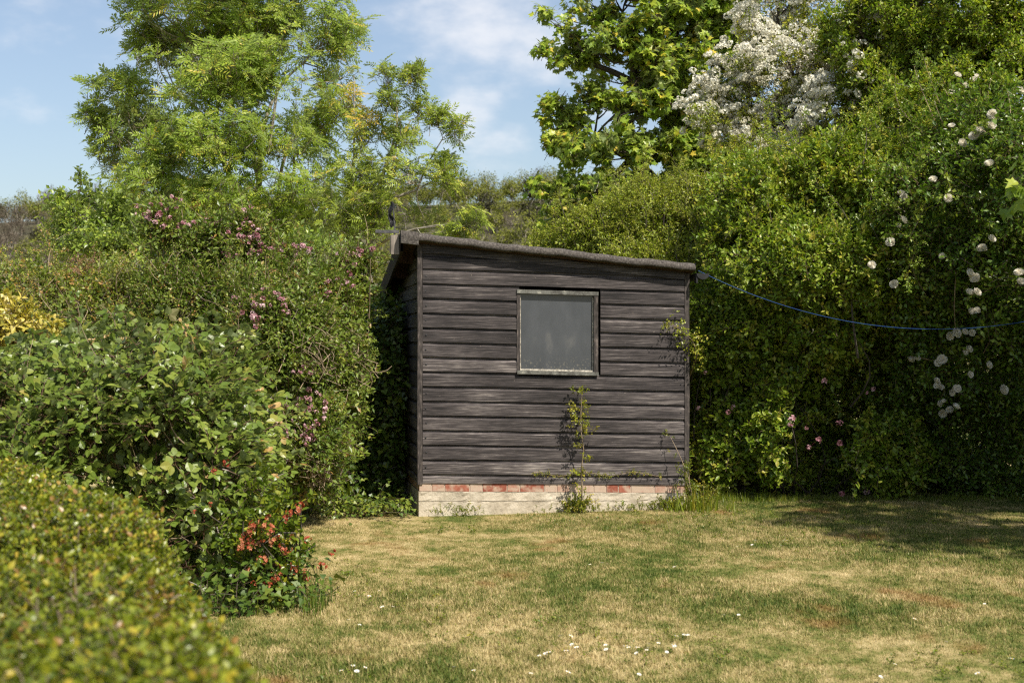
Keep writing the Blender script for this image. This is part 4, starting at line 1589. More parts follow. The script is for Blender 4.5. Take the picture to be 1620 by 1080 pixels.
G.build('foliage', L['box'], bx, (-2.0, 4.5, 0))

# ================================================================== LEFT SIDE
# big bramble mound
BR = [(-2.65, 9.9, 0.72, 0.95, 1.1, 0.9), (-3.5, 9.7, 0.55, 1.05, 1.0, 0.82), (-2.18, 9.35, 0.55, 0.45, 0.75, 0.72), (-2.3, 10.2, 0.85, 0.62, 0.8, 0.72), (-2.9, 9.1, 0.45, 0.8, 0.65, 0.68), (-1.92, 8.85, 0.32, 0.28, 0.4, 0.42), (-3.15, 10.4, 0.75, 0.85, 0.8, 0.78), (-4.2, 9.6, 0.5, 0.65, 0.8, 0.75)]
br_o = (-2.3, 9.6, 0)
br = thing('bramble_bush', 'broad rounded bramble mound with dense trifoliate leaves behind the clipped hedge', 'bush', br_o)
G = Geo()
P, N = shell(BR, 11500, 0.15, 3.4, 0.0, 0.10, 3, hole=-0.22, holefreq=4.5, back=0.2)
clothe(G, 'bramble', P, N, out=0.7, up=0.25, rand=0.5, s=(0.62, 1.08), nout=0.7, nup=0.75, rj=0.06)
P, N = shell(BR, 3200, 0.10, 3.2, 0.14, 0.34, 3, back=0.2)
clothe(G, 'bramble', P, N, out=0.7, up=0.25, rand=0.5, s=(0.75, 1.1), nout=0.7, nup=0.75, rj=0.06)
SW = Geo()
shoots(G, SW, 'bramble', BR, 60, 0.3)
G.build('foliage', L['bramble'], br, br_o)
G = SW
P, N = shell(BR, 260, 0.05, 2.6, 0.0, 0.1, 3)
for p, n_ in zip(P, N):
    G.tube(curve(p - n_ * 0.5 + R3(0.1), p + n_ * 0.03, 0.15, 5), np.linspace(0.006, 0.002, 5), 4)
G.build('stems', MAT['dry'], br, br_o)

# flowering quince at its lawn corner
q_o = (-1.35, 8.65, 0)
qu = thing('quince_bush', 'small flowering quince with coral red blossoms at the lawn corner of the brambles', 'shrub', q_o)
QE = [(-1.5, 8.55, 0.42, 0.24, 0.28, 0.42), (-1.4, 8.5, 0.22, 0.17, 0.24, 0.24), (-1.6, 8.6, 0.6, 0.22, 0.25, 0.26)]
G = Geo()
P, N = shell(QE, 420, 0.22, 5, 0, 0.35, 8, hole=-0.3, holefreq=7)
clothe(G, 'quince', P, N, s=(0.6, 1.0), rj=0.2)
G.build('foliage', L['quince'], qu, q_o)
F_ = Geo()
pxs = [(475, 795), (455, 812), (445, 822), (420, 832), (385, 825), (398, 828), (410, 845), (450, 850), (446, 858), (430, 865), (420, 872), (405, 868), (470, 895), (440, 895), (425, 905), (415, 900), (490, 900), (485, 912), (440, 925), (430, 942), (422, 948), (340, 757), (308, 798), (462, 982), (500, 862), (395, 880), (436, 876), (412, 857)]
pts = []
for px, py in pxs:
    h_ = ray_hit(QE + BR, px, py, 8.5)
    for _ in range(2):
        pts.append(h_ + np.array([rng.normal() * 0.05, -0.03 + rng.normal() * 0.04, rng.normal() * 0.05]))
pts = np.array(pts)
n = len(pts)
scatter(F_, 'redflower', pts, jit(n, 0.5) + np.array([0.1, -0.8, 0.4]), jit(n), rng.uniform(0.3, 0.75, n), 0, 0.25)
F_.build('blossoms', FL['red'], qu, q_o)
G = Geo()
for px, py in pxs:
    h_ = ray_hit(QE + BR, px, py, 8.5)
    G.tube(curve((-1.38 + rng.normal() * 0.05, 8.7, 0), h_, 0.15, 5), np.linspace(0.008, 0.003, 5), 4)
G.tube(curve((-1.28, 8.5, 0.02), (-1.02, 8.42, 0.10), 0.1, 4), np.linspace(0.004, 0.002, 4), 4)
G.build('stems', MAT['darkbark'], qu, q_o)

# ivy and weeds at the foot of the mound
iv = thing('ground_ivy', 'low green ivy sprawling on the lawn at the foot of the quince', 'ivy', (-1.3, 8.35, 0))
G = Geo()
P, N = shell([(-1.42, 8.5, 0.04, 0.32, 0.35, 0.22), (-1.62, 8.2, 0.03, 0.25, 0.3, 0.16)], 330, 0.12, 5, 0, 0.3, 9)
clothe(G, 'ivy', P, N, s=(0.5, 1.0), roff=0.12)
n = 34
P = np.stack([rng.uniform(-1.75, -1.1, n), rng.uniform(8.0, 8.5, n), np.zeros(n)], -1)
scatter(G, 'longtuft', P, np.stack([np.cos(np.arange(n)), np.sin(np.arange(n)), np.zeros(n)], -1), np.tile(UP, (n, 1)), rng.uniform(0.5, 1.1, n), 0)
G.build('foliage', L['ivy'], iv, (-1.3, 8.35, 0))

# golden shrub at the far left
gs = thing('golden_shrub', 'golden yellow leaved shrub beside the tangled hedge', 'shrub', (-4.15, 11.4, 0))
G = Geo()
GE = [blob_px(18, 505, 45, 30, 11.3, 0.3), blob_px(70, 520, 26, 14, 11.3, 0.2), blob_px(-20, 560, 50, 50, 11.3, 0.4)]
P, N = shell(GE, 360, 0.12, 4, 0, 0.4, 21)
clothe(G, 'quince', P, N, s=(0.8, 1.25), rj=0.25)
G.build('foliage', L['gold'], gs, (-4.15, 11.4, 0))
G = Geo()
for k in range(26):
    j = rng.integers(0, len(P))
    G.tube(curve((-4.15 + rng.normal() * 0.1, 11.5, 0), P[j], 0.1, 5), np.linspace(0.012, 0.004, 5), 4)
G.build('stems', MAT['darkbark'], gs, (-4.15, 11.4, 0))

# tangled hedge along the left boundary
TE = [blob_px(-60, 554, 150, 100, 13.2, 0.8), blob_px(60, 504, 130, 62, 13.2, 0.8), blob_px(190, 524, 120, 72, 13.0, 0.8), blob_px(290, 544, 90, 80, 12.8, 0.8), blob_px(100, 634, 200, 110, 13.0, 0.9), blob_px(30, 462, 70, 22, 13.6, 0.4), blob_px(170, 469, 100, 24, 13.6, 0.5)]
tg_o = (-3.8, 13.1, 0)
tg = thing('tangled_hedge', 'overgrown tangled hedge of dry stems and small leaves between mound and trees', 'hedge', tg_o)
G = Geo()
P, N = shell(TE, 9000, 0.10, 2.6, 0, 0.16, 22, hole=-0.55, holefreq=3.5)
clothe(G, 'tangle', P, N, out=0.6, up=0.45, rand=0.6, s=(0.75, 1.15), rj=0.25)
P, N = shell(TE, 3500, 0.08, 2.6, 0.16, 0.4, 22)
clothe(G, 'tangle', P, N, s=(0.9, 1.4), rj=0.22)
SW = Geo()
shoots(G, SW, 'tangle', TE, 170, 0.4)
G.build('foliage', L['tangle'], tg, tg_o)
G = SW
P, N = shell(TE, 700, 0.10, 2.6, -0.02, 0.1, 22)
for p, n_ in zip(P, N):
    tdir = nrm(np.cross(n_, R3()) + np.array([0.6, 0, 0.1]))
    G.tube(curve(p - tdir * rng.uniform(0.1, 0.4), p + tdir * rng.uniform(0.1, 0.4) + n_ * 0.04, 0.16, 5), np.linspace(0.0055, 0.002, 5), 3)
G.build('stems', MAT['dry'], tg, tg_o)
G = Geo()
n = 26
c = W(128, 425, 13.0)
P = c + jit(n) * np.array([0.10, 0.08, 0.03])
scatter(G, 'weig', P, jit(n, 0.6) + np.array([0.6, -0.3, 0.0]), jit(n) + UP, rng.uniform(0.4, 0.7, n))
G.build('dead_fronds', L['bracken'], tg, tg_o)

# weigela with pink blossom
WE = [blob_px(300, 485, 70, 55, 12.6, 0.5), blob_px(400, 495, 80, 60, 12.4, 0.5), blob_px(480, 482, 72, 48, 12.6, 0.5), blob_px(538, 470, 36, 34, 13.0, 0.3), blob_px(345, 385, 9, 40, 12.6, 0.08), blob_px(300, 385, 22, 14, 12.6, 0.12), blob_px(440, 405, 40, 10, 12.7, 0.12), blob_px(560, 415, 34, 10, 13.0, 0.12), blob_px(440, 560, 95, 110, 12.1, 0.6), blob_px(510, 600, 60, 110, 12.6, 0.5), blob_px(490, 700, 45, 80, 12.0, 0.4), blob_px(395, 385, 12, 45, 12.6, 0.1), blob_px(258, 360, 24, 16, 12.6, 0.12)]
we_o = (-1.95, 12.6, 0)
we = thing('weigela_shrub', 'tall weigela shrub with clusters of pink blossom left of the shed', 'shrub', we_o)
G = Geo()
P, N = shell(WE, 6800, 0.14, 3.0, 0, 0.2, 33, hole=-0.55, holefreq=3.5)
clothe(G, 'weig', P, N, out=0.6, up=0.55, rand=0.5, s=(0.7, 1.1), rj=0.2)
P, N = shell(WE, 2600, 0.1, 3.0, 0.2, 0.45, 33)
clothe(G, 'weig', P, N, s=(0.9, 1.4))
SW = Geo()
shoots(G, SW, 'weig', WE, 130, 0.4)
G.build('foliage', L['weig'], we, we_o)
WSW = SW
F_ = Geo()
pxs = [(232, 338), (240, 342), (248, 346), (256, 349), (264, 352), (272, 362), (285, 330), (280, 366), (400, 348), (396, 362), (393, 376), (404, 384), (398, 395), (412, 392), (345, 355), (352, 380), (360, 400), (428, 402), (440, 398), (452, 397), (470, 395), (480, 396), (490, 394), (540, 408), (547, 412), (566, 412), (575, 410), (585, 408), (432, 410), (300, 352), (370, 412), (480, 450), (530, 450), (526, 455), (545, 465), (520, 470), (560, 475), (420, 470), (440, 490), (395, 485), (405, 498), (410, 506), (378, 480), (480, 590), (492, 588), (490, 630), (475, 640), (486, 648), (500, 652), (490, 676), (500, 690), (470, 690), (460, 655), (506, 664), (488, 696), (510, 640), (478, 690), (425, 482), (445, 478), (400, 372), (397, 406)]
pts = []
for px, py in pxs:
    h_ = ray_hit(WE, px, py, 12.5)
    for _ in range(4):
        pts.append(h_ + np.array([rng.normal() * 0.045, -0.06 + rng.normal() * 0.03, rng.normal() * 0.028]))
pts = np.array(pts)
n = len(pts)
scatter(F_, 'pinkflower', pts, jit(n, 0.5) + np.array([0.1, -0.5, 0.6]), jit(n), rng.uniform(0.3, 0.7, n), 0, 0.25)
F_.build('blossoms', FL['pink'], we, we_o)
G = Geo()
for px, py in pxs:
    h_ = ray_hit(WE, px, py, 12.5)
    G = WSW
    b = np.array([0.6 * h_[0] - 0.9 + rng.normal() * 0.1, 13.1, 0.2])
    G.tube(curve(b, h_ + np.array([0, 0.05, 0]), 0.05, 7), np.linspace(0.010, 0.003, 7), 4)
for k in range(170):                      # dry twiggy patch facing the lawn
    px, py = (rng.normal(535, 32), rng.normal(565, 24)) if k < 100 else (rng.normal(505, 14), rng.normal(742, 24))
    h_ = ray_hit(WE, px, py, 12.4) + np.array([0, -0.04, 0])
    d = nrm(R3() + np.array([-0.3, -0.4, 0.5]))
    G.tube(curve(h_ - d * 0.1, h_ + d * rng.uniform(0.08, 0.22), 0.12, 4), np.linspace(0.0035, 0.0015, 4), 3)
G.build('stems', MAT['dry'], we, we_o)

# ivy bank beside the shed
IE = [blob_px(560, 560, 55, 75, 14.1, 0.5), blob_px(600, 600, 70, 130, 14.7, 0.5), blob_px(560, 690, 60, 100, 13.9, 0.45), blob_px(630, 700, 60, 120, 14.9, 0.4), blob_px(540, 760, 50, 45, 13.7, 0.4), blob_px(625, 510, 55, 50, 15.2, 0.5), blob_px(610, 790, 80, 40, 14.6, 0.4), blob_px(620, 630, 24, 150, 13.7, 0.3), blob_px(616, 520, 22, 40, 14.1, 0.3), blob_px(600, 760, 40, 45, 13.7, 0.3)]
iv_o = (-1.5, 14.2, 0)
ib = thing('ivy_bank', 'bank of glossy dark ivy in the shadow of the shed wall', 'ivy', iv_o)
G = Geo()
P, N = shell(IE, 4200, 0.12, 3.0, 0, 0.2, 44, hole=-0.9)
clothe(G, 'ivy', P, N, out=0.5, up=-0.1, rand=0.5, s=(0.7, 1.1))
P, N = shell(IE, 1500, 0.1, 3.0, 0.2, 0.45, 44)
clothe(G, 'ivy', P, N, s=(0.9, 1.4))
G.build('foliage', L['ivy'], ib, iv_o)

# low plants on the lawn's edge there
lw = thing('lily_clump', 'clump of upright strap leaves by the ivy left of the shed', 'plant', (-1.55, 13.0, 0))
G = Geo()
for k in range(11):
    b = np.array([-1.50 + rng.normal() * 0.08, 12.95 + rng.normal() * 0.05, 0])
    hgt = rng.uniform(0.22, 0.5)
    ln = np.array([rng.normal() * 0.16, rng.normal() * 0.08 - 0.04, 0])
    t_ = np.linspace(0, 1, 6)
    c = b + t_[:, None] * np.array([0, 0, hgt]) + (t_[:, None] ** 2) * ln
    w = 0.014 * np.array([0.8, 1, 1, 0.8, 0.5, 0.05])
    A = np.array([c - np.outer(w, [1, 0.2, 0]), c + np.array([0, 0.004, 0]), c + np.outer(w, [1, -0.2, 0])])
    G.grid(A, rng.uniform(0.1, 0.7))
G.build('foliage', L['weed'], lw, (-1.55, 13.0, 0))
ed_ = thing('edge_ivy', 'fresh green ivy creeping along the lawn edge left of the shed', 'ivy', (-1.6, 12.6, 0))
G = Geo()
n = 230
P = np.stack([rng.uniform(-2.0, -1.0, n), 12.75 + rng.normal(0, 0.16, n), rng.uniform(0.02, 0.12, n)], -1)
D = jit(n)
D[:, 2] = np.abs(D[:, 2]) * 0.4
scatter(G, 'ivy', P, D, UP + jit(n, 0.3), rng.uniform(0.45, 0.85, n), 0, 0.15, 0.3)
G.build('foliage', L['ivy'], ed_, (-1.6, 12.6, 0))

# =============================================================== BACK TREES, LEFT
def bb(l, Y, dy=0.0):
    out = []
    for i, t_ in enumerate(l):
        px, py, rx, ry = t_[:4]
        yy = Y + (t_[4] if len(t_) > 4 else 0) + dy
        e = blob_px(px, py, rx, ry, yy, max(rx, ry) * yy / FPX)
        e += [t_[5] if len(t_) > 5 else 1.0, t_[6] if len(t_) > 6 else 0.0]
        out.append(e)
    return out


AB = bb([(300, 50, 95, 65, 0), (420, 30, 100, 60, 0.5), (510, 50, 60, 55, 0.3), (250, 120, 60, 50, -0.6), (340, 130, 90, 60, -0.8), (440, 120, 85, 60, -0.6), (235, 75, 40, 40, 0.2, 0.8), (155, 150, 18, 26, 0, 1.2), (205, 130, 45, 35, 0, 1.0), (225, 180, 60, 35, -0.3, 1.0), (250, 60, 45, 40, 0, 1.0), (195, 270, 50, 40, -0.2, 1.0), (152, 190, 22, 16, 0.2, 1.2), (185, 205, 40, 35, 0.3), (235, 225, 75, 50, -0.4), (330, 225, 80, 45, -1.0), (430, 220, 75, 50, -0.5, 0.8), (175, 250, 35, 30, 0.2), (245, 295, 75, 45, -0.5), (340, 310, 90, 45, -0.9), (435, 315, 80, 50, -0.4), (515, 190, 60, 55, 0.4, 0.7), (540, 110, 35, 45, 0.6, 0.5, 0.35), (560, 60, 22, 30, 0.6, 0.5), (350, -60, 150, 60, 0), (470, -50, 90, 60, 0.3), (230, -20, 50, 45, 0), (300, 370, 90, 40, 0), (420, 370, 80, 40, 0), (210, 350, 60, 40, 0), (500, 270, 50, 50, 0.5, 0.5), (480, 360, 60, 40, 0.3)], 20)
bse = np.array([-3.65, 20.3, 0])
nodes = [(bse, -1, 0.16), (W(395, 400, 20.2), 0, 0.066), (W(375, 300, 20.1), 1, 0.045), (W(410, 290, 20.3), 1, 0.045), (W(440, 330, 20.3), 1, 0.030), (W(340, 210, 20), 2, 0.027), (W(385, 200, 20), 3, 0.033), (W(420, 190, 20.3), 3, 0.027), (W(350, 110, 20), 5, 0.018), (W(400, 80, 20.2), 6, 0.024), (W(480, 200, 20.4), 4, 0.018), (W(300, 330, 19.9), 1, 0.030), (W(240, 250, 20), 11, 0.018), (W(480, 100, 20.3), 7, 0.017), (W(280, 150, 20), 5, 0.016), (W(365, 250, 19.3), 2, 0.024), (W(372, 150, 19.2), 15, 0.018), (W(425, 240, 19.2), 3, 0.024), (W(440, 130, 19.2), 17, 0.017), (W(330, 160, 19.2), 15, 0.015), (W(465, 250, 19.4), 4, 0.018)]
tree('ash_tree', 'tall feathery ash tree with dense bright green crown, largest tree against the sky', AB, 'ash', bse, L['ash'], MAT['bark'], nodes, 0.16, 112, s=(0.5, 0.85), up=0.9, gaps=(3.6, -0.36))

A2 = bb([(610, 120, 20, 26, 0, 1), (612, 160, 28, 25, 0, 0.8), (655, 120, 18, 28, 0, 1.1), (665, 165, 24, 20, 0.2, 0.8), (690, 185, 30, 22, 0.1, 0.9), (722, 205, 16, 26, 0, 1), (640, 215, 40, 32, 0, 0.7), (580, 205, 40, 40, 0.2, 0.55, 0.3), (575, 270, 50, 38, 0, 0.75), (640, 280, 55, 36, -0.3, 0.85), (700, 270, 30, 38, 0, 1), (600, 330, 60, 30, -0.3, 0.9), (670, 335, 40, 26, 0, 1), (535, 330, 45, 45, 0, 0.8), (745, 348, 22, 18, -1.5, 1.3), (720, 365, 26, 16, -1.3, 1.2), (545, 160, 30, 30, 0.5, 0.4, 0.4), (585, 365, 60, 30, -0.3, 0.8)], 19)
bse = W(585, 540, 19.3)
bse[2] = 0
nodes = [(bse, -1, 0.09), (W(580, 400, 19.2), 0, 0.045), (W(590, 330, 19.1), 1, 0.034), (W(548, 340, 19.2), 1, 0.030), (W(618, 240, 19), 2, 0.019), (W(560, 250, 19.2), 3, 0.015), (W(650, 190, 19), 4, 0.007), (W(625, 150, 19), 4, 0.007), (W(660, 300, 18.9), 2, 0.017), (W(700, 220, 19), 8, 0.007), (W(590, 180, 19.2), 5, 0.007), (W(560, 120, 19.4), 5, 0.005)]
tree('young_ash_tree', 'slender young ash with pale stems and sparse leaves, between the tall ash and shed', A2, 'ash', bse, L['ash2'], MAT['bark'], nodes, 0.09, 135, s=(0.42, 0.7), up=0.9, gaps=(4.0, -0.38))

PB = bb([(115, 345, 45, 38, 0), (180, 335, 50, 40, -0.2), (240, 350, 55, 40, 0), (150, 385, 70, 30, -0.3), (95, 385, 28, 30, 0), (290, 375, 55, 35, -0.3), (210, 390, 70, 30, -0.5), (340, 395, 60, 30, -0.2), (100, 310, 20, 16, 0), (150, 310, 30, 18, 0), (127, 280, 7, 12, 0, 2.0), (420, 395, 60, 28, 0), (500, 390, 50, 30, 0)], 17)
bse = W(200, 540, 17.2)
bse[2] = 0
nodes = [(bse, -1, 0.10), (W(200, 460, 17.2), 0, 0.08), (W(130, 390, 17.1), 1, 0.04), (W(200, 380, 17), 1, 0.05), (W(280, 400, 17), 1, 0.04), (W(127, 300, 17), 2, 0.012), (W(400, 420, 17.2), 4, 0.03)]
tree('pale_shrub', 'bushy light green shrub in front of the tall ash, hill showing beside it', PB, 'pale', bse, L['pale'], MAT['darkbark'], nodes, 0.1, 130, s=(0.6, 1.0), cat='shrub')

# ============================================================== RIGHT SIDE
MB = bb([(862, 22, 20, 17, 0, 1.3), (888, 45, 14, 10, 0.1, 1.5), (908, 55, 20, 13, 0, 1.3), (862, 78, 20, 14, 0, 1.3), (885, 92, 24, 12, 0, 1.3), (925, 85, 28, 26, 0.2), (950, 20, 55, 22, 0.2), (985, 60, 55, 36, -0.2), (1010, 110, 55, 32, 0.3), (1060, 30, 70, 45, 0), (1130, 20, 65, 45, 0.3), (1080, 95, 60, 40, -0.2), (870, 160, 20, 13, 0, 1.4), (866, 190, 16, 12, 0, 1.3), (892, 182, 30, 20, 0.1, 1.2), (950, 150, 34, 26, 0), (1010, 165, 55, 35, -0.3), (1075, 160, 55, 40, 0), (882, 225, 30, 16, 0, 1.2), (925, 232, 45, 26, -0.2), (990, 228, 60, 34, -0.3), (1060, 225, 60, 40, 0), (950, 295, 55, 26, -0.3), (900, 325, 36, 20, -0.3), (1000, 300, 60, 32, -0.4), (862, 300, 24, 16, -0.2, 1.2), (930, 352, 36, 18, -0.4), (846, 284, 12, 9, -0.2, 1.5), (1075, 290, 50, 35, 0), (1000, -40, 120, 45, 0), (1130, -50, 90, 50, 0), (1140, 90, 50, 50, 0.4), (880, 355, 24, 14, -0.2, 1.0), (1120, 180, 50, 50, 0.4), (1125, 250, 50, 40, 0), (1110, 300, 55, 40, 0.2), (1010, 350, 60, 30, -0.2), (1070, 345, 60, 35, 0), (960, 375, 45, 20, -0.3)], 19)
bse = W(1090, 540, 19.6)
bse[2] = 0
nodes = [(bse, -1, 0.2), (W(1085, 350, 19.5), 0, 0.15), (W(1075, 200, 19.4), 1, 0.11), (W(1070, 60, 19.3), 2, 0.06), (W(1000, 250, 19.2), 1, 0.06), (W(1000, 130, 19.2), 2, 0.05), (W(940, 220, 19.1), 4, 0.03), (W(930, 100, 19.1), 5, 0.03), (W(930, 310, 19), 4, 0.03), (W(985, 50, 19.2), 5, 0.03)]
tree('maple_tree', 'maple tree with broad pointed leaves reaching out over the sky right of centre', MB, 'maple', bse, L['maple'], MAT['darkbark'], nodes, 0.2, 140, s=(0.5, 0.8), up=0.15, tufts=17)

# hawthorn in flower
HB = bb([(1235, 40, 70, 45, 0), (1290, 40, 60, 45, 0.2), (1185, 90, 55, 40, -0.2), (1255, 105, 70, 45, -0.3), (1315, 90, 50, 40, 0), (1150, 140, 50, 30, 0), (1215, 160, 65, 40, -0.3), (1290, 150, 55, 40, -0.2), (1130, 175, 40, 26, 0), (1175, 205, 60, 30, -0.2), (1255, 205, 60, 35, -0.2), (1200, 240, 55, 24, -0.1), (1290, 215, 40, 30, 0), (1245, 262, 30, 16, -0.3), (1240, -30, 90, 40, 0), (1350, 20, 50, 50, 0.3), (1330, 70, 45, 45, -0.9), (1355, 120, 40, 35, -1.2), (1320, 165, 45, 35, -1.2), (1285, 215, 45, 25, -1.2), (1235, 262, 30, 16, -1.0), (1175, 235, 50, 16, -0.8), (1120, 185, 45, 18, -0.5), (1385, 60, 30, 40, -1.0)], 16.2)
bse = W(1250, 540, 16.6)
bse[2] = 0
ht = thing('hawthorn_tree', 'hawthorn tree covered in masses of small white blossom', 'tree', tuple(bse))
wood, lv, fl = Geo(), Geo(), Geo()
trunk = [W(1250, 330, 16.6), W(1240, 200, 16.5), W(1250, 80, 16.4)]
wood.tube(np.array([bse, *trunk]), (0.09, 0.07, 0.05, 0.03), 7)
for i, b in enumerate(HB):
    c, rad = np.array(b[:3]), np.array(b[3:6])
    a = trunk[int(np.argmin([np.linalg.norm(c - p) + max(0, p[2] - c[2]) for p in trunk]))]
    limb = curve(a, c, 0.1, 6)
    wood.tube(limb, np.linspace(0.03, 0.008, 6), 5)
    n = int(95 * (rad[0] * rad[1] + rad[1] * rad[2] + rad[0] * rad[2])) + 6
    d = nrm(rng.normal(size=(n, 3)))
    q = rng.uniform(0.3, 1, n) ** 0.5
    tip = c + d * rad * (q * (1 + 0.25 * lumps(c + d, 4.0, i)))[:, None]
    for k in range(0, n, 4):
        wood.tube(curve(limb[rng.integers(2, 6)], tip[k], 0.1, 4), np.linspace(0.007, 0.002, 4), 3)
    D = nrm(d * 0.8 + UP * 0.5 + jit(n, 0.4))
    scatter(lv, 'haw', tip - D * 0.15, D, d * 0.4 + UP + jit(n, 0.3), rng.uniform(0.7, 1.1, n))
    # blossom in sprays, thick on the upper side of the twigs
    nf = int(n * 4.6)
    j = rng.integers(0, n, nf)
    spray = lumps(tip[j] * np.array([1, 1, 1.8]), 5.0, 71, 2) > -0.18
    fp = tip[j] + jit(nf, 0.06) + UP * 0.05
    fd = d[j] * 0.5 + UP * 0.8 + jit(nf, 0.4)
    scatter(fl, 'mayflower', fp[spray], fd[spray], jit(nf)[spray], rng.uniform(0.55, 1.0, nf)[spray], 0, 0.2)
wood.build('trunk', MAT['darkbark'], ht, bse, smooth=True)
lv.build('crown', L['haw'], ht, bse)
fl.build('blossoms', FL['white'], ht, bse)

# fine leaved yellow green shrub over the low end of the roof
PE = [blob_px(960, 375, 80, 45, 15.9, 0.6), blob_px(1040, 355, 90, 65, 15.8, 0.7), blob_px(1120, 350, 90, 75, 15.6, 0.7), blob_px(1060, 420, 110, 60, 15.4, 0.6), blob_px(1150, 430, 80, 70, 15.0, 0.6), blob_px(1120, 520, 70, 90, 15.0, 0.5), blob_px(1120, 620, 80, 140, 15.2, 0.5), blob_px(1195, 300, 60, 50, 15.8, 0.6), blob_px(890, 395, 50, 25, 16.4, 0.5)]
pe_o = (2.0, 15.6, 0)
pe = thing('privet_shrub', 'fine leaved yellow green shrub rising over the low end of the shed roof', 'shrub', pe_o)
G = Geo()
P, N = shell(PE, 10500, 0.30, 2.6, 0, 0.18, 55, hole=-0.25)
clothe(G, 'privet', P, N, out=0.6, up=0.6, rand=0.45, s=(0.75, 1.25), rj=0.2)
P, N = shell(PE, 4500, 0.1, 2.6, 0.16, 0.4, 55)
clothe(G, 'privet', P, N, s=(1.0, 1.6), rj=0.2)
SW = Geo()
shoots(G, SW, 'privet', PE, 170, 0.45)
G.build('foliage', L['privet'], pe, pe_o)
G = SW
P, N = shell(PE, 130, 0.1, 2.6, 0, 0.1, 55)
for p, n_ in zip(P, N):
    G.tube(curve(np.array([2.0 + rng.normal() * 0.4, 15.8, 0.3]), p, 0.08, 7), np.linspace(0.018, 0.003, 7), 4)
G.build('stems', MAT['darkbark'], pe, pe_o)

# tall mixed hedge right of the shed; its top leans out over the lawn
HE = [blob_px(1240, 330, 95, 70, 14.6, 0.9), blob_px(1330, 300, 100, 80, 14.3, 1.0), blob_px(1250, 420, 110, 80, 14.2, 0.9), blob_px(1340, 420, 110, 80, 13.9, 1.0), blob_px(1180, 520, 80, 80, 14.4, 0.7), blob_px(1280, 520, 100, 70, 14.3, 0.9), blob_px(1150, 640, 75, 90, 14.6, 0.5), blob_px(1250, 640, 100, 110, 14.9, 0.6), blob_px(1360, 620, 100, 130, 15.0, 0.7), blob_px(1180, 740, 90, 70, 14.8, 0.5), blob_px(1420, 420, 110, 120, 14.0, 1.1), blob_px(1420, 300, 90, 80, 14.2, 1.0), blob_px(1300, 760, 130, 80, 15.0, 0.5), blob_px(1430, 760, 120, 80, 15.0, 0.5), blob_px(1350, 690, 140, 100, 15.3, 0.5)]
he_o = (3.0, 14.6, 0)
he = thing('tall_hedge', 'tall overgrown mixed green hedge right of the shed behind the washing line', 'hedge', he_o)
G = Geo()
P, N = shell(HE, 15500, 0.34, 2.6, 0, 0.20, 66, hole=-0.15, holefreq=2.7)
clothe(G, 'hedge', P, N, out=0.6, up=0.35, rand=0.5, s=(0.75, 1.15), rj=0.2)
P, N = shell(HE, 6500, 0.1, 2.3, 0.16, 0.42, 66)
clothe(G, 'hedge', P, N, s=(0.9, 1.5), rj=0.2)
SW = Geo()
shoots(G, SW, 'hedge', HE, 230, 0.5)
G.build('foliage', L['hedge'], he, he_o)
G = SW
P, N = shell(HE, 330, 0.1, 2.3, 0, 0.12, 66)
for p, n_ in zip(P, N):
    G.tube(curve(p - n_ * rng.uniform(0.3, 0.9) + R3(0.2) - UP * 0.3, p, 0.12, 6), np.linspace(0.012, 0.002, 6), 4)
G.build('stems', MAT['darkbark'], he, he_o)

# loose tree above the hedge, top right
TB = bb([(1400, 150, 80, 55, 0.2), (1390, 60, 80, 55, 0.4), (1480, 60, 80, 55, 0.2), (1470, 150, 80, 50, -0.2), (1560, 40, 80, 55, 0), (1560, 140, 70, 50, -0.2), (1640, 90, 70, 80, 0), (1420, 230, 80, 45, -0.3), (1500, 220, 70, 45, -0.4), (1450, -30, 120, 50, 0), (1600, -40, 100, 50, 0), (1590, 220, 60, 50, -0.3), (1700, 20, 80, 100, 0), (1440, 190, 90, 60, 0.9), (1390, 180, 60, 50, 0.6), (1540, 190, 90, 60, 0.8), (1440, 90, 90, 70, 1.0), (1550, 80, 90, 60, 0.9)], 14.6)
bse = W(1470, 540, 15)
bse[2] = 0
nodes = [(bse, -1, 0.13), (W(1465, 350, 15), 0, 0.09), (W(1420, 200, 14.9), 1, 0.05), (W(1500, 180, 14.8), 1, 0.05), (W(1390, 80, 15), 2, 0.03), (W(1500, 60, 14.8), 3, 0.03), (W(1590, 120, 14.6), 3, 0.03), (W(1450, 60, 14.9), 2, 0.025)]
tree('hedgerow_tree', 'loose leafy hedgerow tree filling the top above the rambling rose', TB, 'hedge', bse, L['hedge'], MAT['darkbark'], nodes, 0.13, 300, s=(0.7, 1.15), roff=0.1, tufts=22)

# rambling rose
RE = [blob_px(1520, 330, 110, 110, 13.3, 0.9), blob_px(1600, 300, 100, 120, 13.0, 1.0), blob_px(1500, 440, 110, 100, 13.6, 0.9), blob_px(1600, 450, 110, 120, 13.3, 1.0), blob_px(1520, 560, 120, 100, 14.0, 0.8), blob_px(1620, 580, 110, 130, 13.9, 0.9), blob_px(1540, 690, 130, 110, 14.5, 0.6), blob_px(1650, 700, 120, 110, 14.3, 0.7), blob_px(1450, 680, 80, 110, 14.9, 0.6), blob_px(1540, 220, 90, 70, 13.4, 0.8), blob_px(1730, 400, 130, 250, 13.0, 1.2), blob_px(1500, 620, 170, 170, 15.9, 0.6), blob_px(1640, 600, 170, 200, 15.7, 0.6), blob_px(1400, 660, 140, 150, 16.0, 0.5), blob_px(1620, 400, 150, 170, 15.2, 0.6), [6.4, 12.3, 1.6, 1.0, 1.3, 1.9], [6.8, 10.6, 1.6, 1.0, 1.3, 1.9]]  # last two masses are out of view, added to block sky and darken the hollow
ro_o = (4.6, 14.0, 0)
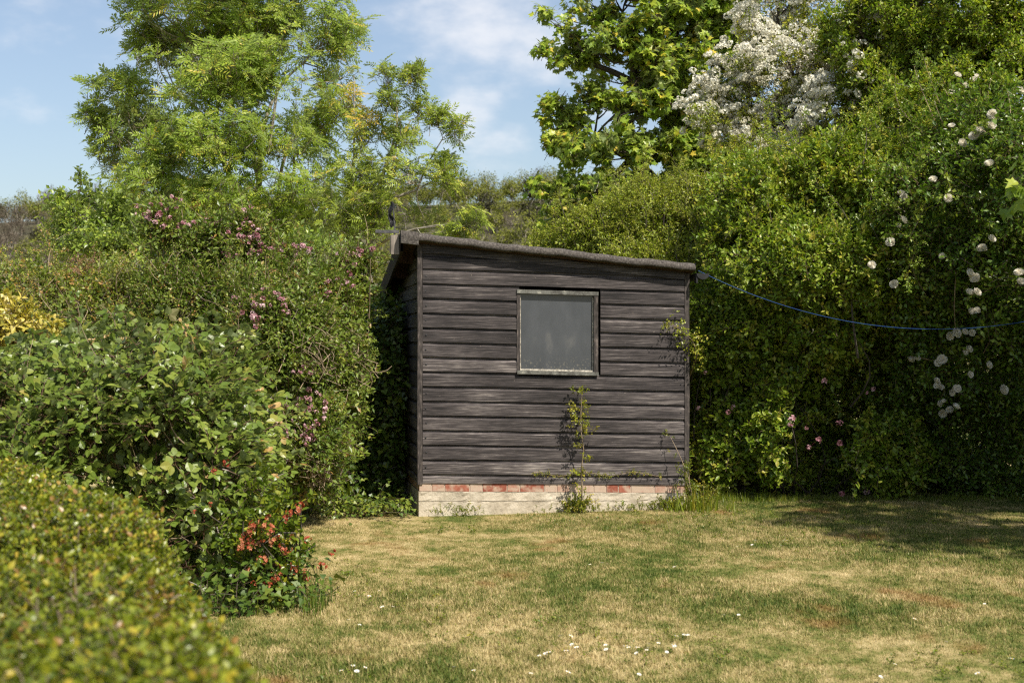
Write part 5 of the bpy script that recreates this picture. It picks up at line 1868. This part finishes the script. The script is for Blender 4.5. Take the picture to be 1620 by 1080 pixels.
ro = thing('rose_bush', 'rambling rose with scattered white double blooms in the shaded hedge', 'rose', ro_o)
G = Geo()
P, N = shell(RE, 16500, 0.34, 2.6, 0, 0.20, 88, hole=-0.15, holefreq=2.7)
clothe(G, 'rose', P, N, out=0.6, up=0.2, rand=0.5, s=(0.75, 1.15), rj=0.2)
P, N = shell(RE, 8000, 0.1, 2.3, 0.16, 0.42, 88)
clothe(G, 'rose', P, N, s=(0.9, 1.5), rj=0.2)
SW = Geo()
shoots(G, SW, 'rose', RE, 170, 0.5)
G.build('foliage', L['rose'], ro, ro_o)
G = SW
P, N = shell(RE, 170, 0.1, 2.3, -0.02, 0.1, 88)
for p, n_ in zip(P, N):
    G.tube(curve(p - n_ * rng.uniform(0.3, 0.8) + R3(0.3), p, 0.12, 6), np.linspace(0.005, 0.0015, 6), 4)
G.build('stems', MAT['dry'], ro, ro_o)
RP = [(1399, 387), (1369, 422), (1405, 452), (1479, 408), (1542, 396), (1519, 435), (1531, 443), (1521, 466), (1531, 465), (1598, 435), (1600, 448), (1523, 493), (1533, 493), (1490, 532), (1500, 528), (1513, 526), (1525, 527), (1520, 553), (1514, 557), (1430, 570), (1440, 568), (1479, 569), (1474, 574), (1550, 577), (1522, 592), (1470, 602), (1478, 613), (1474, 609), (1493, 619), (1502, 614), (1474, 637), (1482, 635), (1492, 648), (1500, 643), (1573, 616), (1480, 652), (1503, 127), (1514, 142), (1533, 129), (1529, 134), (1493, 154), (1494, 207), (1557, 188), (1529, 223), (1537, 215), (1509, 233), (1554, 207), (1602, 152), (1610, 185), (1615, 94), (1415, 312), (1420, 316), (1552, 266), (1412, 362), (1417, 353), (1400, 387), (1554, 382), (1541, 397), (1488, 318), (1465, 290)]
TM['bloom'] = [make_bloom(20, 0.052) for _ in range(3)]
protos = []
for (V, F, R) in TM['bloom']:
    g_ = Geo()
    g_.add(V, F, R)
    me_o = g_.build('rose_bloom', FL['rosew'], ro)
    protos.append([me_o, False])
ALLR = RE + HE + [b[:6] for b in TB]
for i, (px, py) in enumerate(RP):
    h_ = ray_hit(ALLR, px, py, 13.0)
    pr = protos[i % 3]
    if not pr[1]:
        o = pr[0]
        pr[1] = True
    else:
        o = pr[0].copy()
        COL.objects.link(o)
        o.parent = ro
    o.location = tuple(h_ + np.array([0, -0.22, 0]) - np.array(ro_o))
    o.rotation_euler = (rng.normal() * 0.5 + 0.9, rng.normal() * 0.5, rng.uniform(-0.6, 0.6))
    o.rotation_euler = (-PI / 2 + PI + rng.normal() * 0.4, rng.normal() * 0.5, rng.normal() * 0.5) if False else (PI - 0.6 + rng.normal() * 0.4, rng.normal() * 0.4, rng.normal() * 0.5)
    k = rng.uniform(0.6, 1.0)
    o.scale = (k, k * 1.3, k)

# low pink shrub at the hedge foot
LE = [blob_px(1150, 690, 60, 90, 14.1, 0.3), blob_px(1240, 680, 80, 100, 13.9, 0.4), blob_px(1330, 680, 80, 100, 13.9, 0.4), blob_px(1400, 710, 70, 80, 14.1, 0.4), blob_px(1290, 610, 80, 50, 13.8, 0.3), blob_px(1140, 560, 50, 60, 14.1, 0.3)]
le_o = (2.9, 14.1, 0)
le = thing('pink_shrub', 'straggly low shrub dotted with pink flowers at the foot of the tall hedge', 'shrub', le_o)
G = Geo()
P, N = shell(LE, 3000, 0.2, 3.0, 0, 0.3, 99, hole=-0.25, holefreq=3.2)
clothe(G, 'quince', P, N, out=0.6, up=0.4, rand=0.6, s=(0.7, 1.2), rj=0.22)
G.build('foliage', L['hedge'], le, le_o)
F_ = Geo()
pts = np.array([ray_hit(LE, px, py, 13.8) + np.array([rng.normal() * 0.02, -0.08, rng.normal() * 0.02]) for px, py in [(1244, 667), (1246, 670), (1302, 618), (1323, 679), (1325, 676), (1325, 707), (1281, 704), (1287, 700), (1368, 777), (1336, 779), (1121, 590), (1105, 648), (1150, 660), (1383, 622), (1362, 624), (1272, 668), (1152, 655)] for _ in range(1)])
n = len(pts)
scatter(F_, 'pinkflower', pts, jit(n, 0.5) + np.array([0, -0.8, 0.3]), jit(n), rng.uniform(0.5, 0.85, n), 0, 0.2)
F_.build('blossoms', FL['pink'], le, le_o)
G = Geo()
for k in range(90):
    j = rng.integers(0, len(P))
    G.tube(curve(np.array([P[j][0] + rng.normal() * 0.2, 14.4, 0]), P[j], 0.1, 6), np.linspace(0.009, 0.002, 6), 4)
G.build('stems', MAT['darkbark'], le, le_o)

# rank grass along the foot of the hedge and of the shed
n = 620
X = rng.uniform(1.75, 6.0, n)
Y = 13.75 + 0.0 * X + np.abs(rng.normal(0, 0.22, n)) - 0.05
P = np.stack([X, Y, np.zeros(n)], -1)
G = Geo()
a = rng.uniform(0, 6.28, n)
scatter(G, 'longtuft', P, np.stack([np.cos(a), np.sin(a), np.zeros(n)], -1), np.tile(UP, (n, 1)), rng.uniform(0.25, 0.6, n) * np.where(X < 2.5, 1.1, 0.8), 0, 0.15, -0.3)
tag(G.build('long_grass', L['weed']), None, kind='stuff')

# big tree beyond the right edge: shades the hedge foot and the lawn; a spray of it shows
SB = []
for k in range(26):
    a = rng.uniform(0, 6.28)
    rr_ = rng.uniform(0.2, 1) ** 0.5 * 2.3
    SB.append([7.6 + rr_ * math.cos(a), 9.3 + rr_ * 1.15 * math.sin(a), rng.uniform(4.3, 6.6), 0.75, 0.75, 0.55, 1.0, 0.0])
c = W(1606, 292, 11.0)
SB.append([c[0] + 0.03, c[1], c[2], 0.07, 0.10, 0.09, 9.0, -0.1])
bse = np.array([7.6, 9.3, 0])
nodes = [(bse, -1, 0.2), (np.array([7.6, 9.4, 2.6]), 0, 0.16), (np.array([7.0, 9.8, 4.2]), 1, 0.09), (np.array([8.2, 9.2, 4.4]), 1, 0.09), (np.array([7.4, 8.6, 4.6]), 1, 0.08), (np.array([5.3, 10.9, 2.6]), 1, 0.03)]
tree('overhanging_tree', 'broad maple whose leafy branch tip pokes in over the rose at the edge', SB, 'maple', bse, L['maple'], MAT['darkbark'], nodes, 0.2, 20, s=(0.7, 1.0), up=0.2)

# ============================================================ PLANTS ON THE SHED
# self sown sapling against the boards
s0 = shed_w(front(916, 800)[0], -0.10, 0.0)
sp = thing('sapling', 'self sown sapling growing up the middle of the shed wall below the window', 'sapling', tuple(s0))
path = np.array([shed_w(front(px, py)[0], -0.08 - 0.02 * k, front(px, py)[1]) for k, (px, py) in enumerate([(916, 805), (917, 770), (915, 740), (918, 710), (913, 680), (912, 650), (913, 622)])])
G = Geo()
G.tube(path, np.linspace(0.008, 0.003, len(path)), 5)
G.build('stem', MAT['dry'], sp, s0, smooth=True)
G = Geo()
pts, ds = [], []
for px, py, k, sp_ in ((912, 625, 6, 8), (908, 640, 6, 10), (920, 650, 5, 10), (905, 662, 5, 10), (918, 672, 6, 12), (926, 682, 4, 8), (908, 690, 2, 6), (911, 708, 3, 5), (921, 731, 2, 4), (911, 749, 5, 6), (914, 778, 4, 6)):
    u_, z_ = front(px, py)
    for _ in range(k):
        pts.append(shed_w(u_ + rng.normal() * 0.006 * sp_ * 0.5, -rng.uniform(0.05, 0.17), z_ + rng.normal() * 0.02))
        ds.append(nrm(np.array([rng.normal() * 0.7, -0.6 + rng.normal() * 0.3, 0.6 + rng.normal() * 0.4])))
scatter(G, 'weed', np.array(pts), np.array(ds), UP + jit(len(pts), 0.4), rng.uniform(0.5, 0.85, len(pts)), 0, 0.2, 0.15)
G.build('foliage', L['brightivy'], sp, s0)

# trailing stem along the lowest board
tr = thing('trailing_ivy', 'thin trailing ivy stem running along the lowest weatherboard', 'ivy', tuple(shed_w(1.4, -0.04, 0.35)))
o_ = shed_w(1.4, -0.04, 0.35)
xs = np.linspace(843, 1045, 40)
P = np.array([shed_w(front(x, 750)[0], -0.035, front(x, 749 + 3 * math.sin(x * 0.08))[1]) for x in xs])
G = Geo()
G.tube(P, 0.0025, 4)
G.build('stem', MAT['dry'], tr, o_)
G = Geo()
j = rng.integers(0, 40, 95)
d = jit(95)
d[:, 1] -= 0.8
scatter(G, 'weed', P[j] + jit(95, 0.004), d, UP + jit(95, 0.5), rng.uniform(0.18, 0.36, 95), 0, 0.2, 0.1)
G.build('foliage', L['weed'], tr, o_)

# ivy reaching round the right corner
cv = thing('corner_ivy', 'bright ivy spray reaching round the right corner of the shed', 'ivy', tuple(shed_w(WD + 0.1, 0.1, 1.4)))
o_ = shed_w(WD + 0.1, 0.1, 1.4)
pts, ds = [], []
P = np.array([shed_w(front(x, y)[0], -0.075 - 0.008 * k, front(x, y)[1]) for k, (x, y) in enumerate([(1100, 560), (1092, 540), (1080, 528), (1066, 518), (1054, 511)])])
G = Geo()
G.tube(np.vstack([[shed_w(WD + 0.15, 0.4, 1.2)], P]), np.linspace(0.006, 0.002, 6), 4)
G.build('stem', MAT['dry'], cv, o_)
G = Geo()
j = rng.choice(5, 46, p=(0.3, 0.28, 0.2, 0.12, 0.1))
scatter(G, 'ivy', P[j] + jit(46, 0.022), jit(46, 0.5) + np.array([-0.2, -0.2, 0.2]), UP + np.array([0, -0.6, 0]) + jit(46, 0.3), rng.uniform(0.25, 0.5, 46), 0, 0.2, 0.1)
G.build('foliage', L['brightivy'], cv, o_)

# shrub seedling at the right corner
ck = thing('corner_bush', 'small straggly bush at the right foot of the shed', 'bush', tuple(shed_w(WD + 0.02, -0.15, 0)))
o_ = shed_w(WD + 0.02, -0.15, 0)
G, H = Geo(), Geo()
for (x0, y0, x1, y1, k) in ((1090, 800, 1056, 690, 26), (1095, 800, 1075, 740, 20), (1100, 795, 1108, 765, 26), (1085, 800, 1085, 745, 18), (1098, 795, 1128, 770, 20)):
    a, b = front(x0, y0), front(x1, y1)
    P = curve(shed_w(a[0], -0.14, 0.0), shed_w(b[0], -0.10, b[1]), 0.08, 8)
    G.tube(P, np.linspace(0.006, 0.002, 8), 4)
    j = rng.integers(2, 8, k)
    scatter(H, 'weed', P[j] + jit(k, 0.035), jit(k, 0.6) + np.array([0, -0.4, 0.5]), UP + jit(k, 0.4), rng.uniform(0.35, 0.7, k), 0, 0.2)
n = 24
P = o_ + np.stack([rng.normal(0.05, 0.14, n), rng.normal(0, 0.08, n), np.zeros(n)], -1)
scatter(H, 'longtuft', P, np.stack([np.cos(np.arange(n)), np.sin(np.arange(n)), np.zeros(n)], -1), np.tile(UP, (n, 1)), rng.uniform(0.6, 1.5, n))
G.build('stems', MAT['dry'], ck, o_)
H.build('foliage', L['weed'], ck, o_)

# weeds rooted along the plinth, one plant each
spots = [(690, 5, 0.5, 'tiny'), (725, 6, 0.55, 'low'), (752, 5, 0.5, 'small'), (905, 10, 0.9, 'leafy'), (918, 9, 1.0, 'bushy'), (860, 4, 0.4, 'tiny'), (955, 4, 0.45, 'low'), (992, 6, 0.7, 'small'), (1040, 7, 0.9, 'leafy'), (1056, 7, 0.9, 'bushy'), (1018, 4, 0.5, 'tiny')]
for px, k, sc_, w in spots:
    u_ = front(px, 800)[0]
    b = shed_w(u_, -0.07, 0)
    t_ = thing('weed', 'small leafy green weed growing against the concrete shed base', 'weed', tuple(b), group='weeds along the shed base')
    G = Geo()
    n = k * 4
    P = b + np.stack([rng.normal(0, 0.055, n), rng.normal(-0.02, 0.03, n), np.abs(rng.normal(0.03, 0.05 * sc_, n))], -1)
    scatter(G, 'weed', P, jit(n, 0.5) + np.array([0, -0.2, 0.8]), UP + jit(n, 0.5), rng.uniform(0.4, 0.8, n) * sc_, 0, 0.2)
    G.build('foliage', L['weed'], t_, b)

print('objects', len(bpy.data.objects), 'verts', sum(len(m.vertices) for m in bpy.data.meshes))
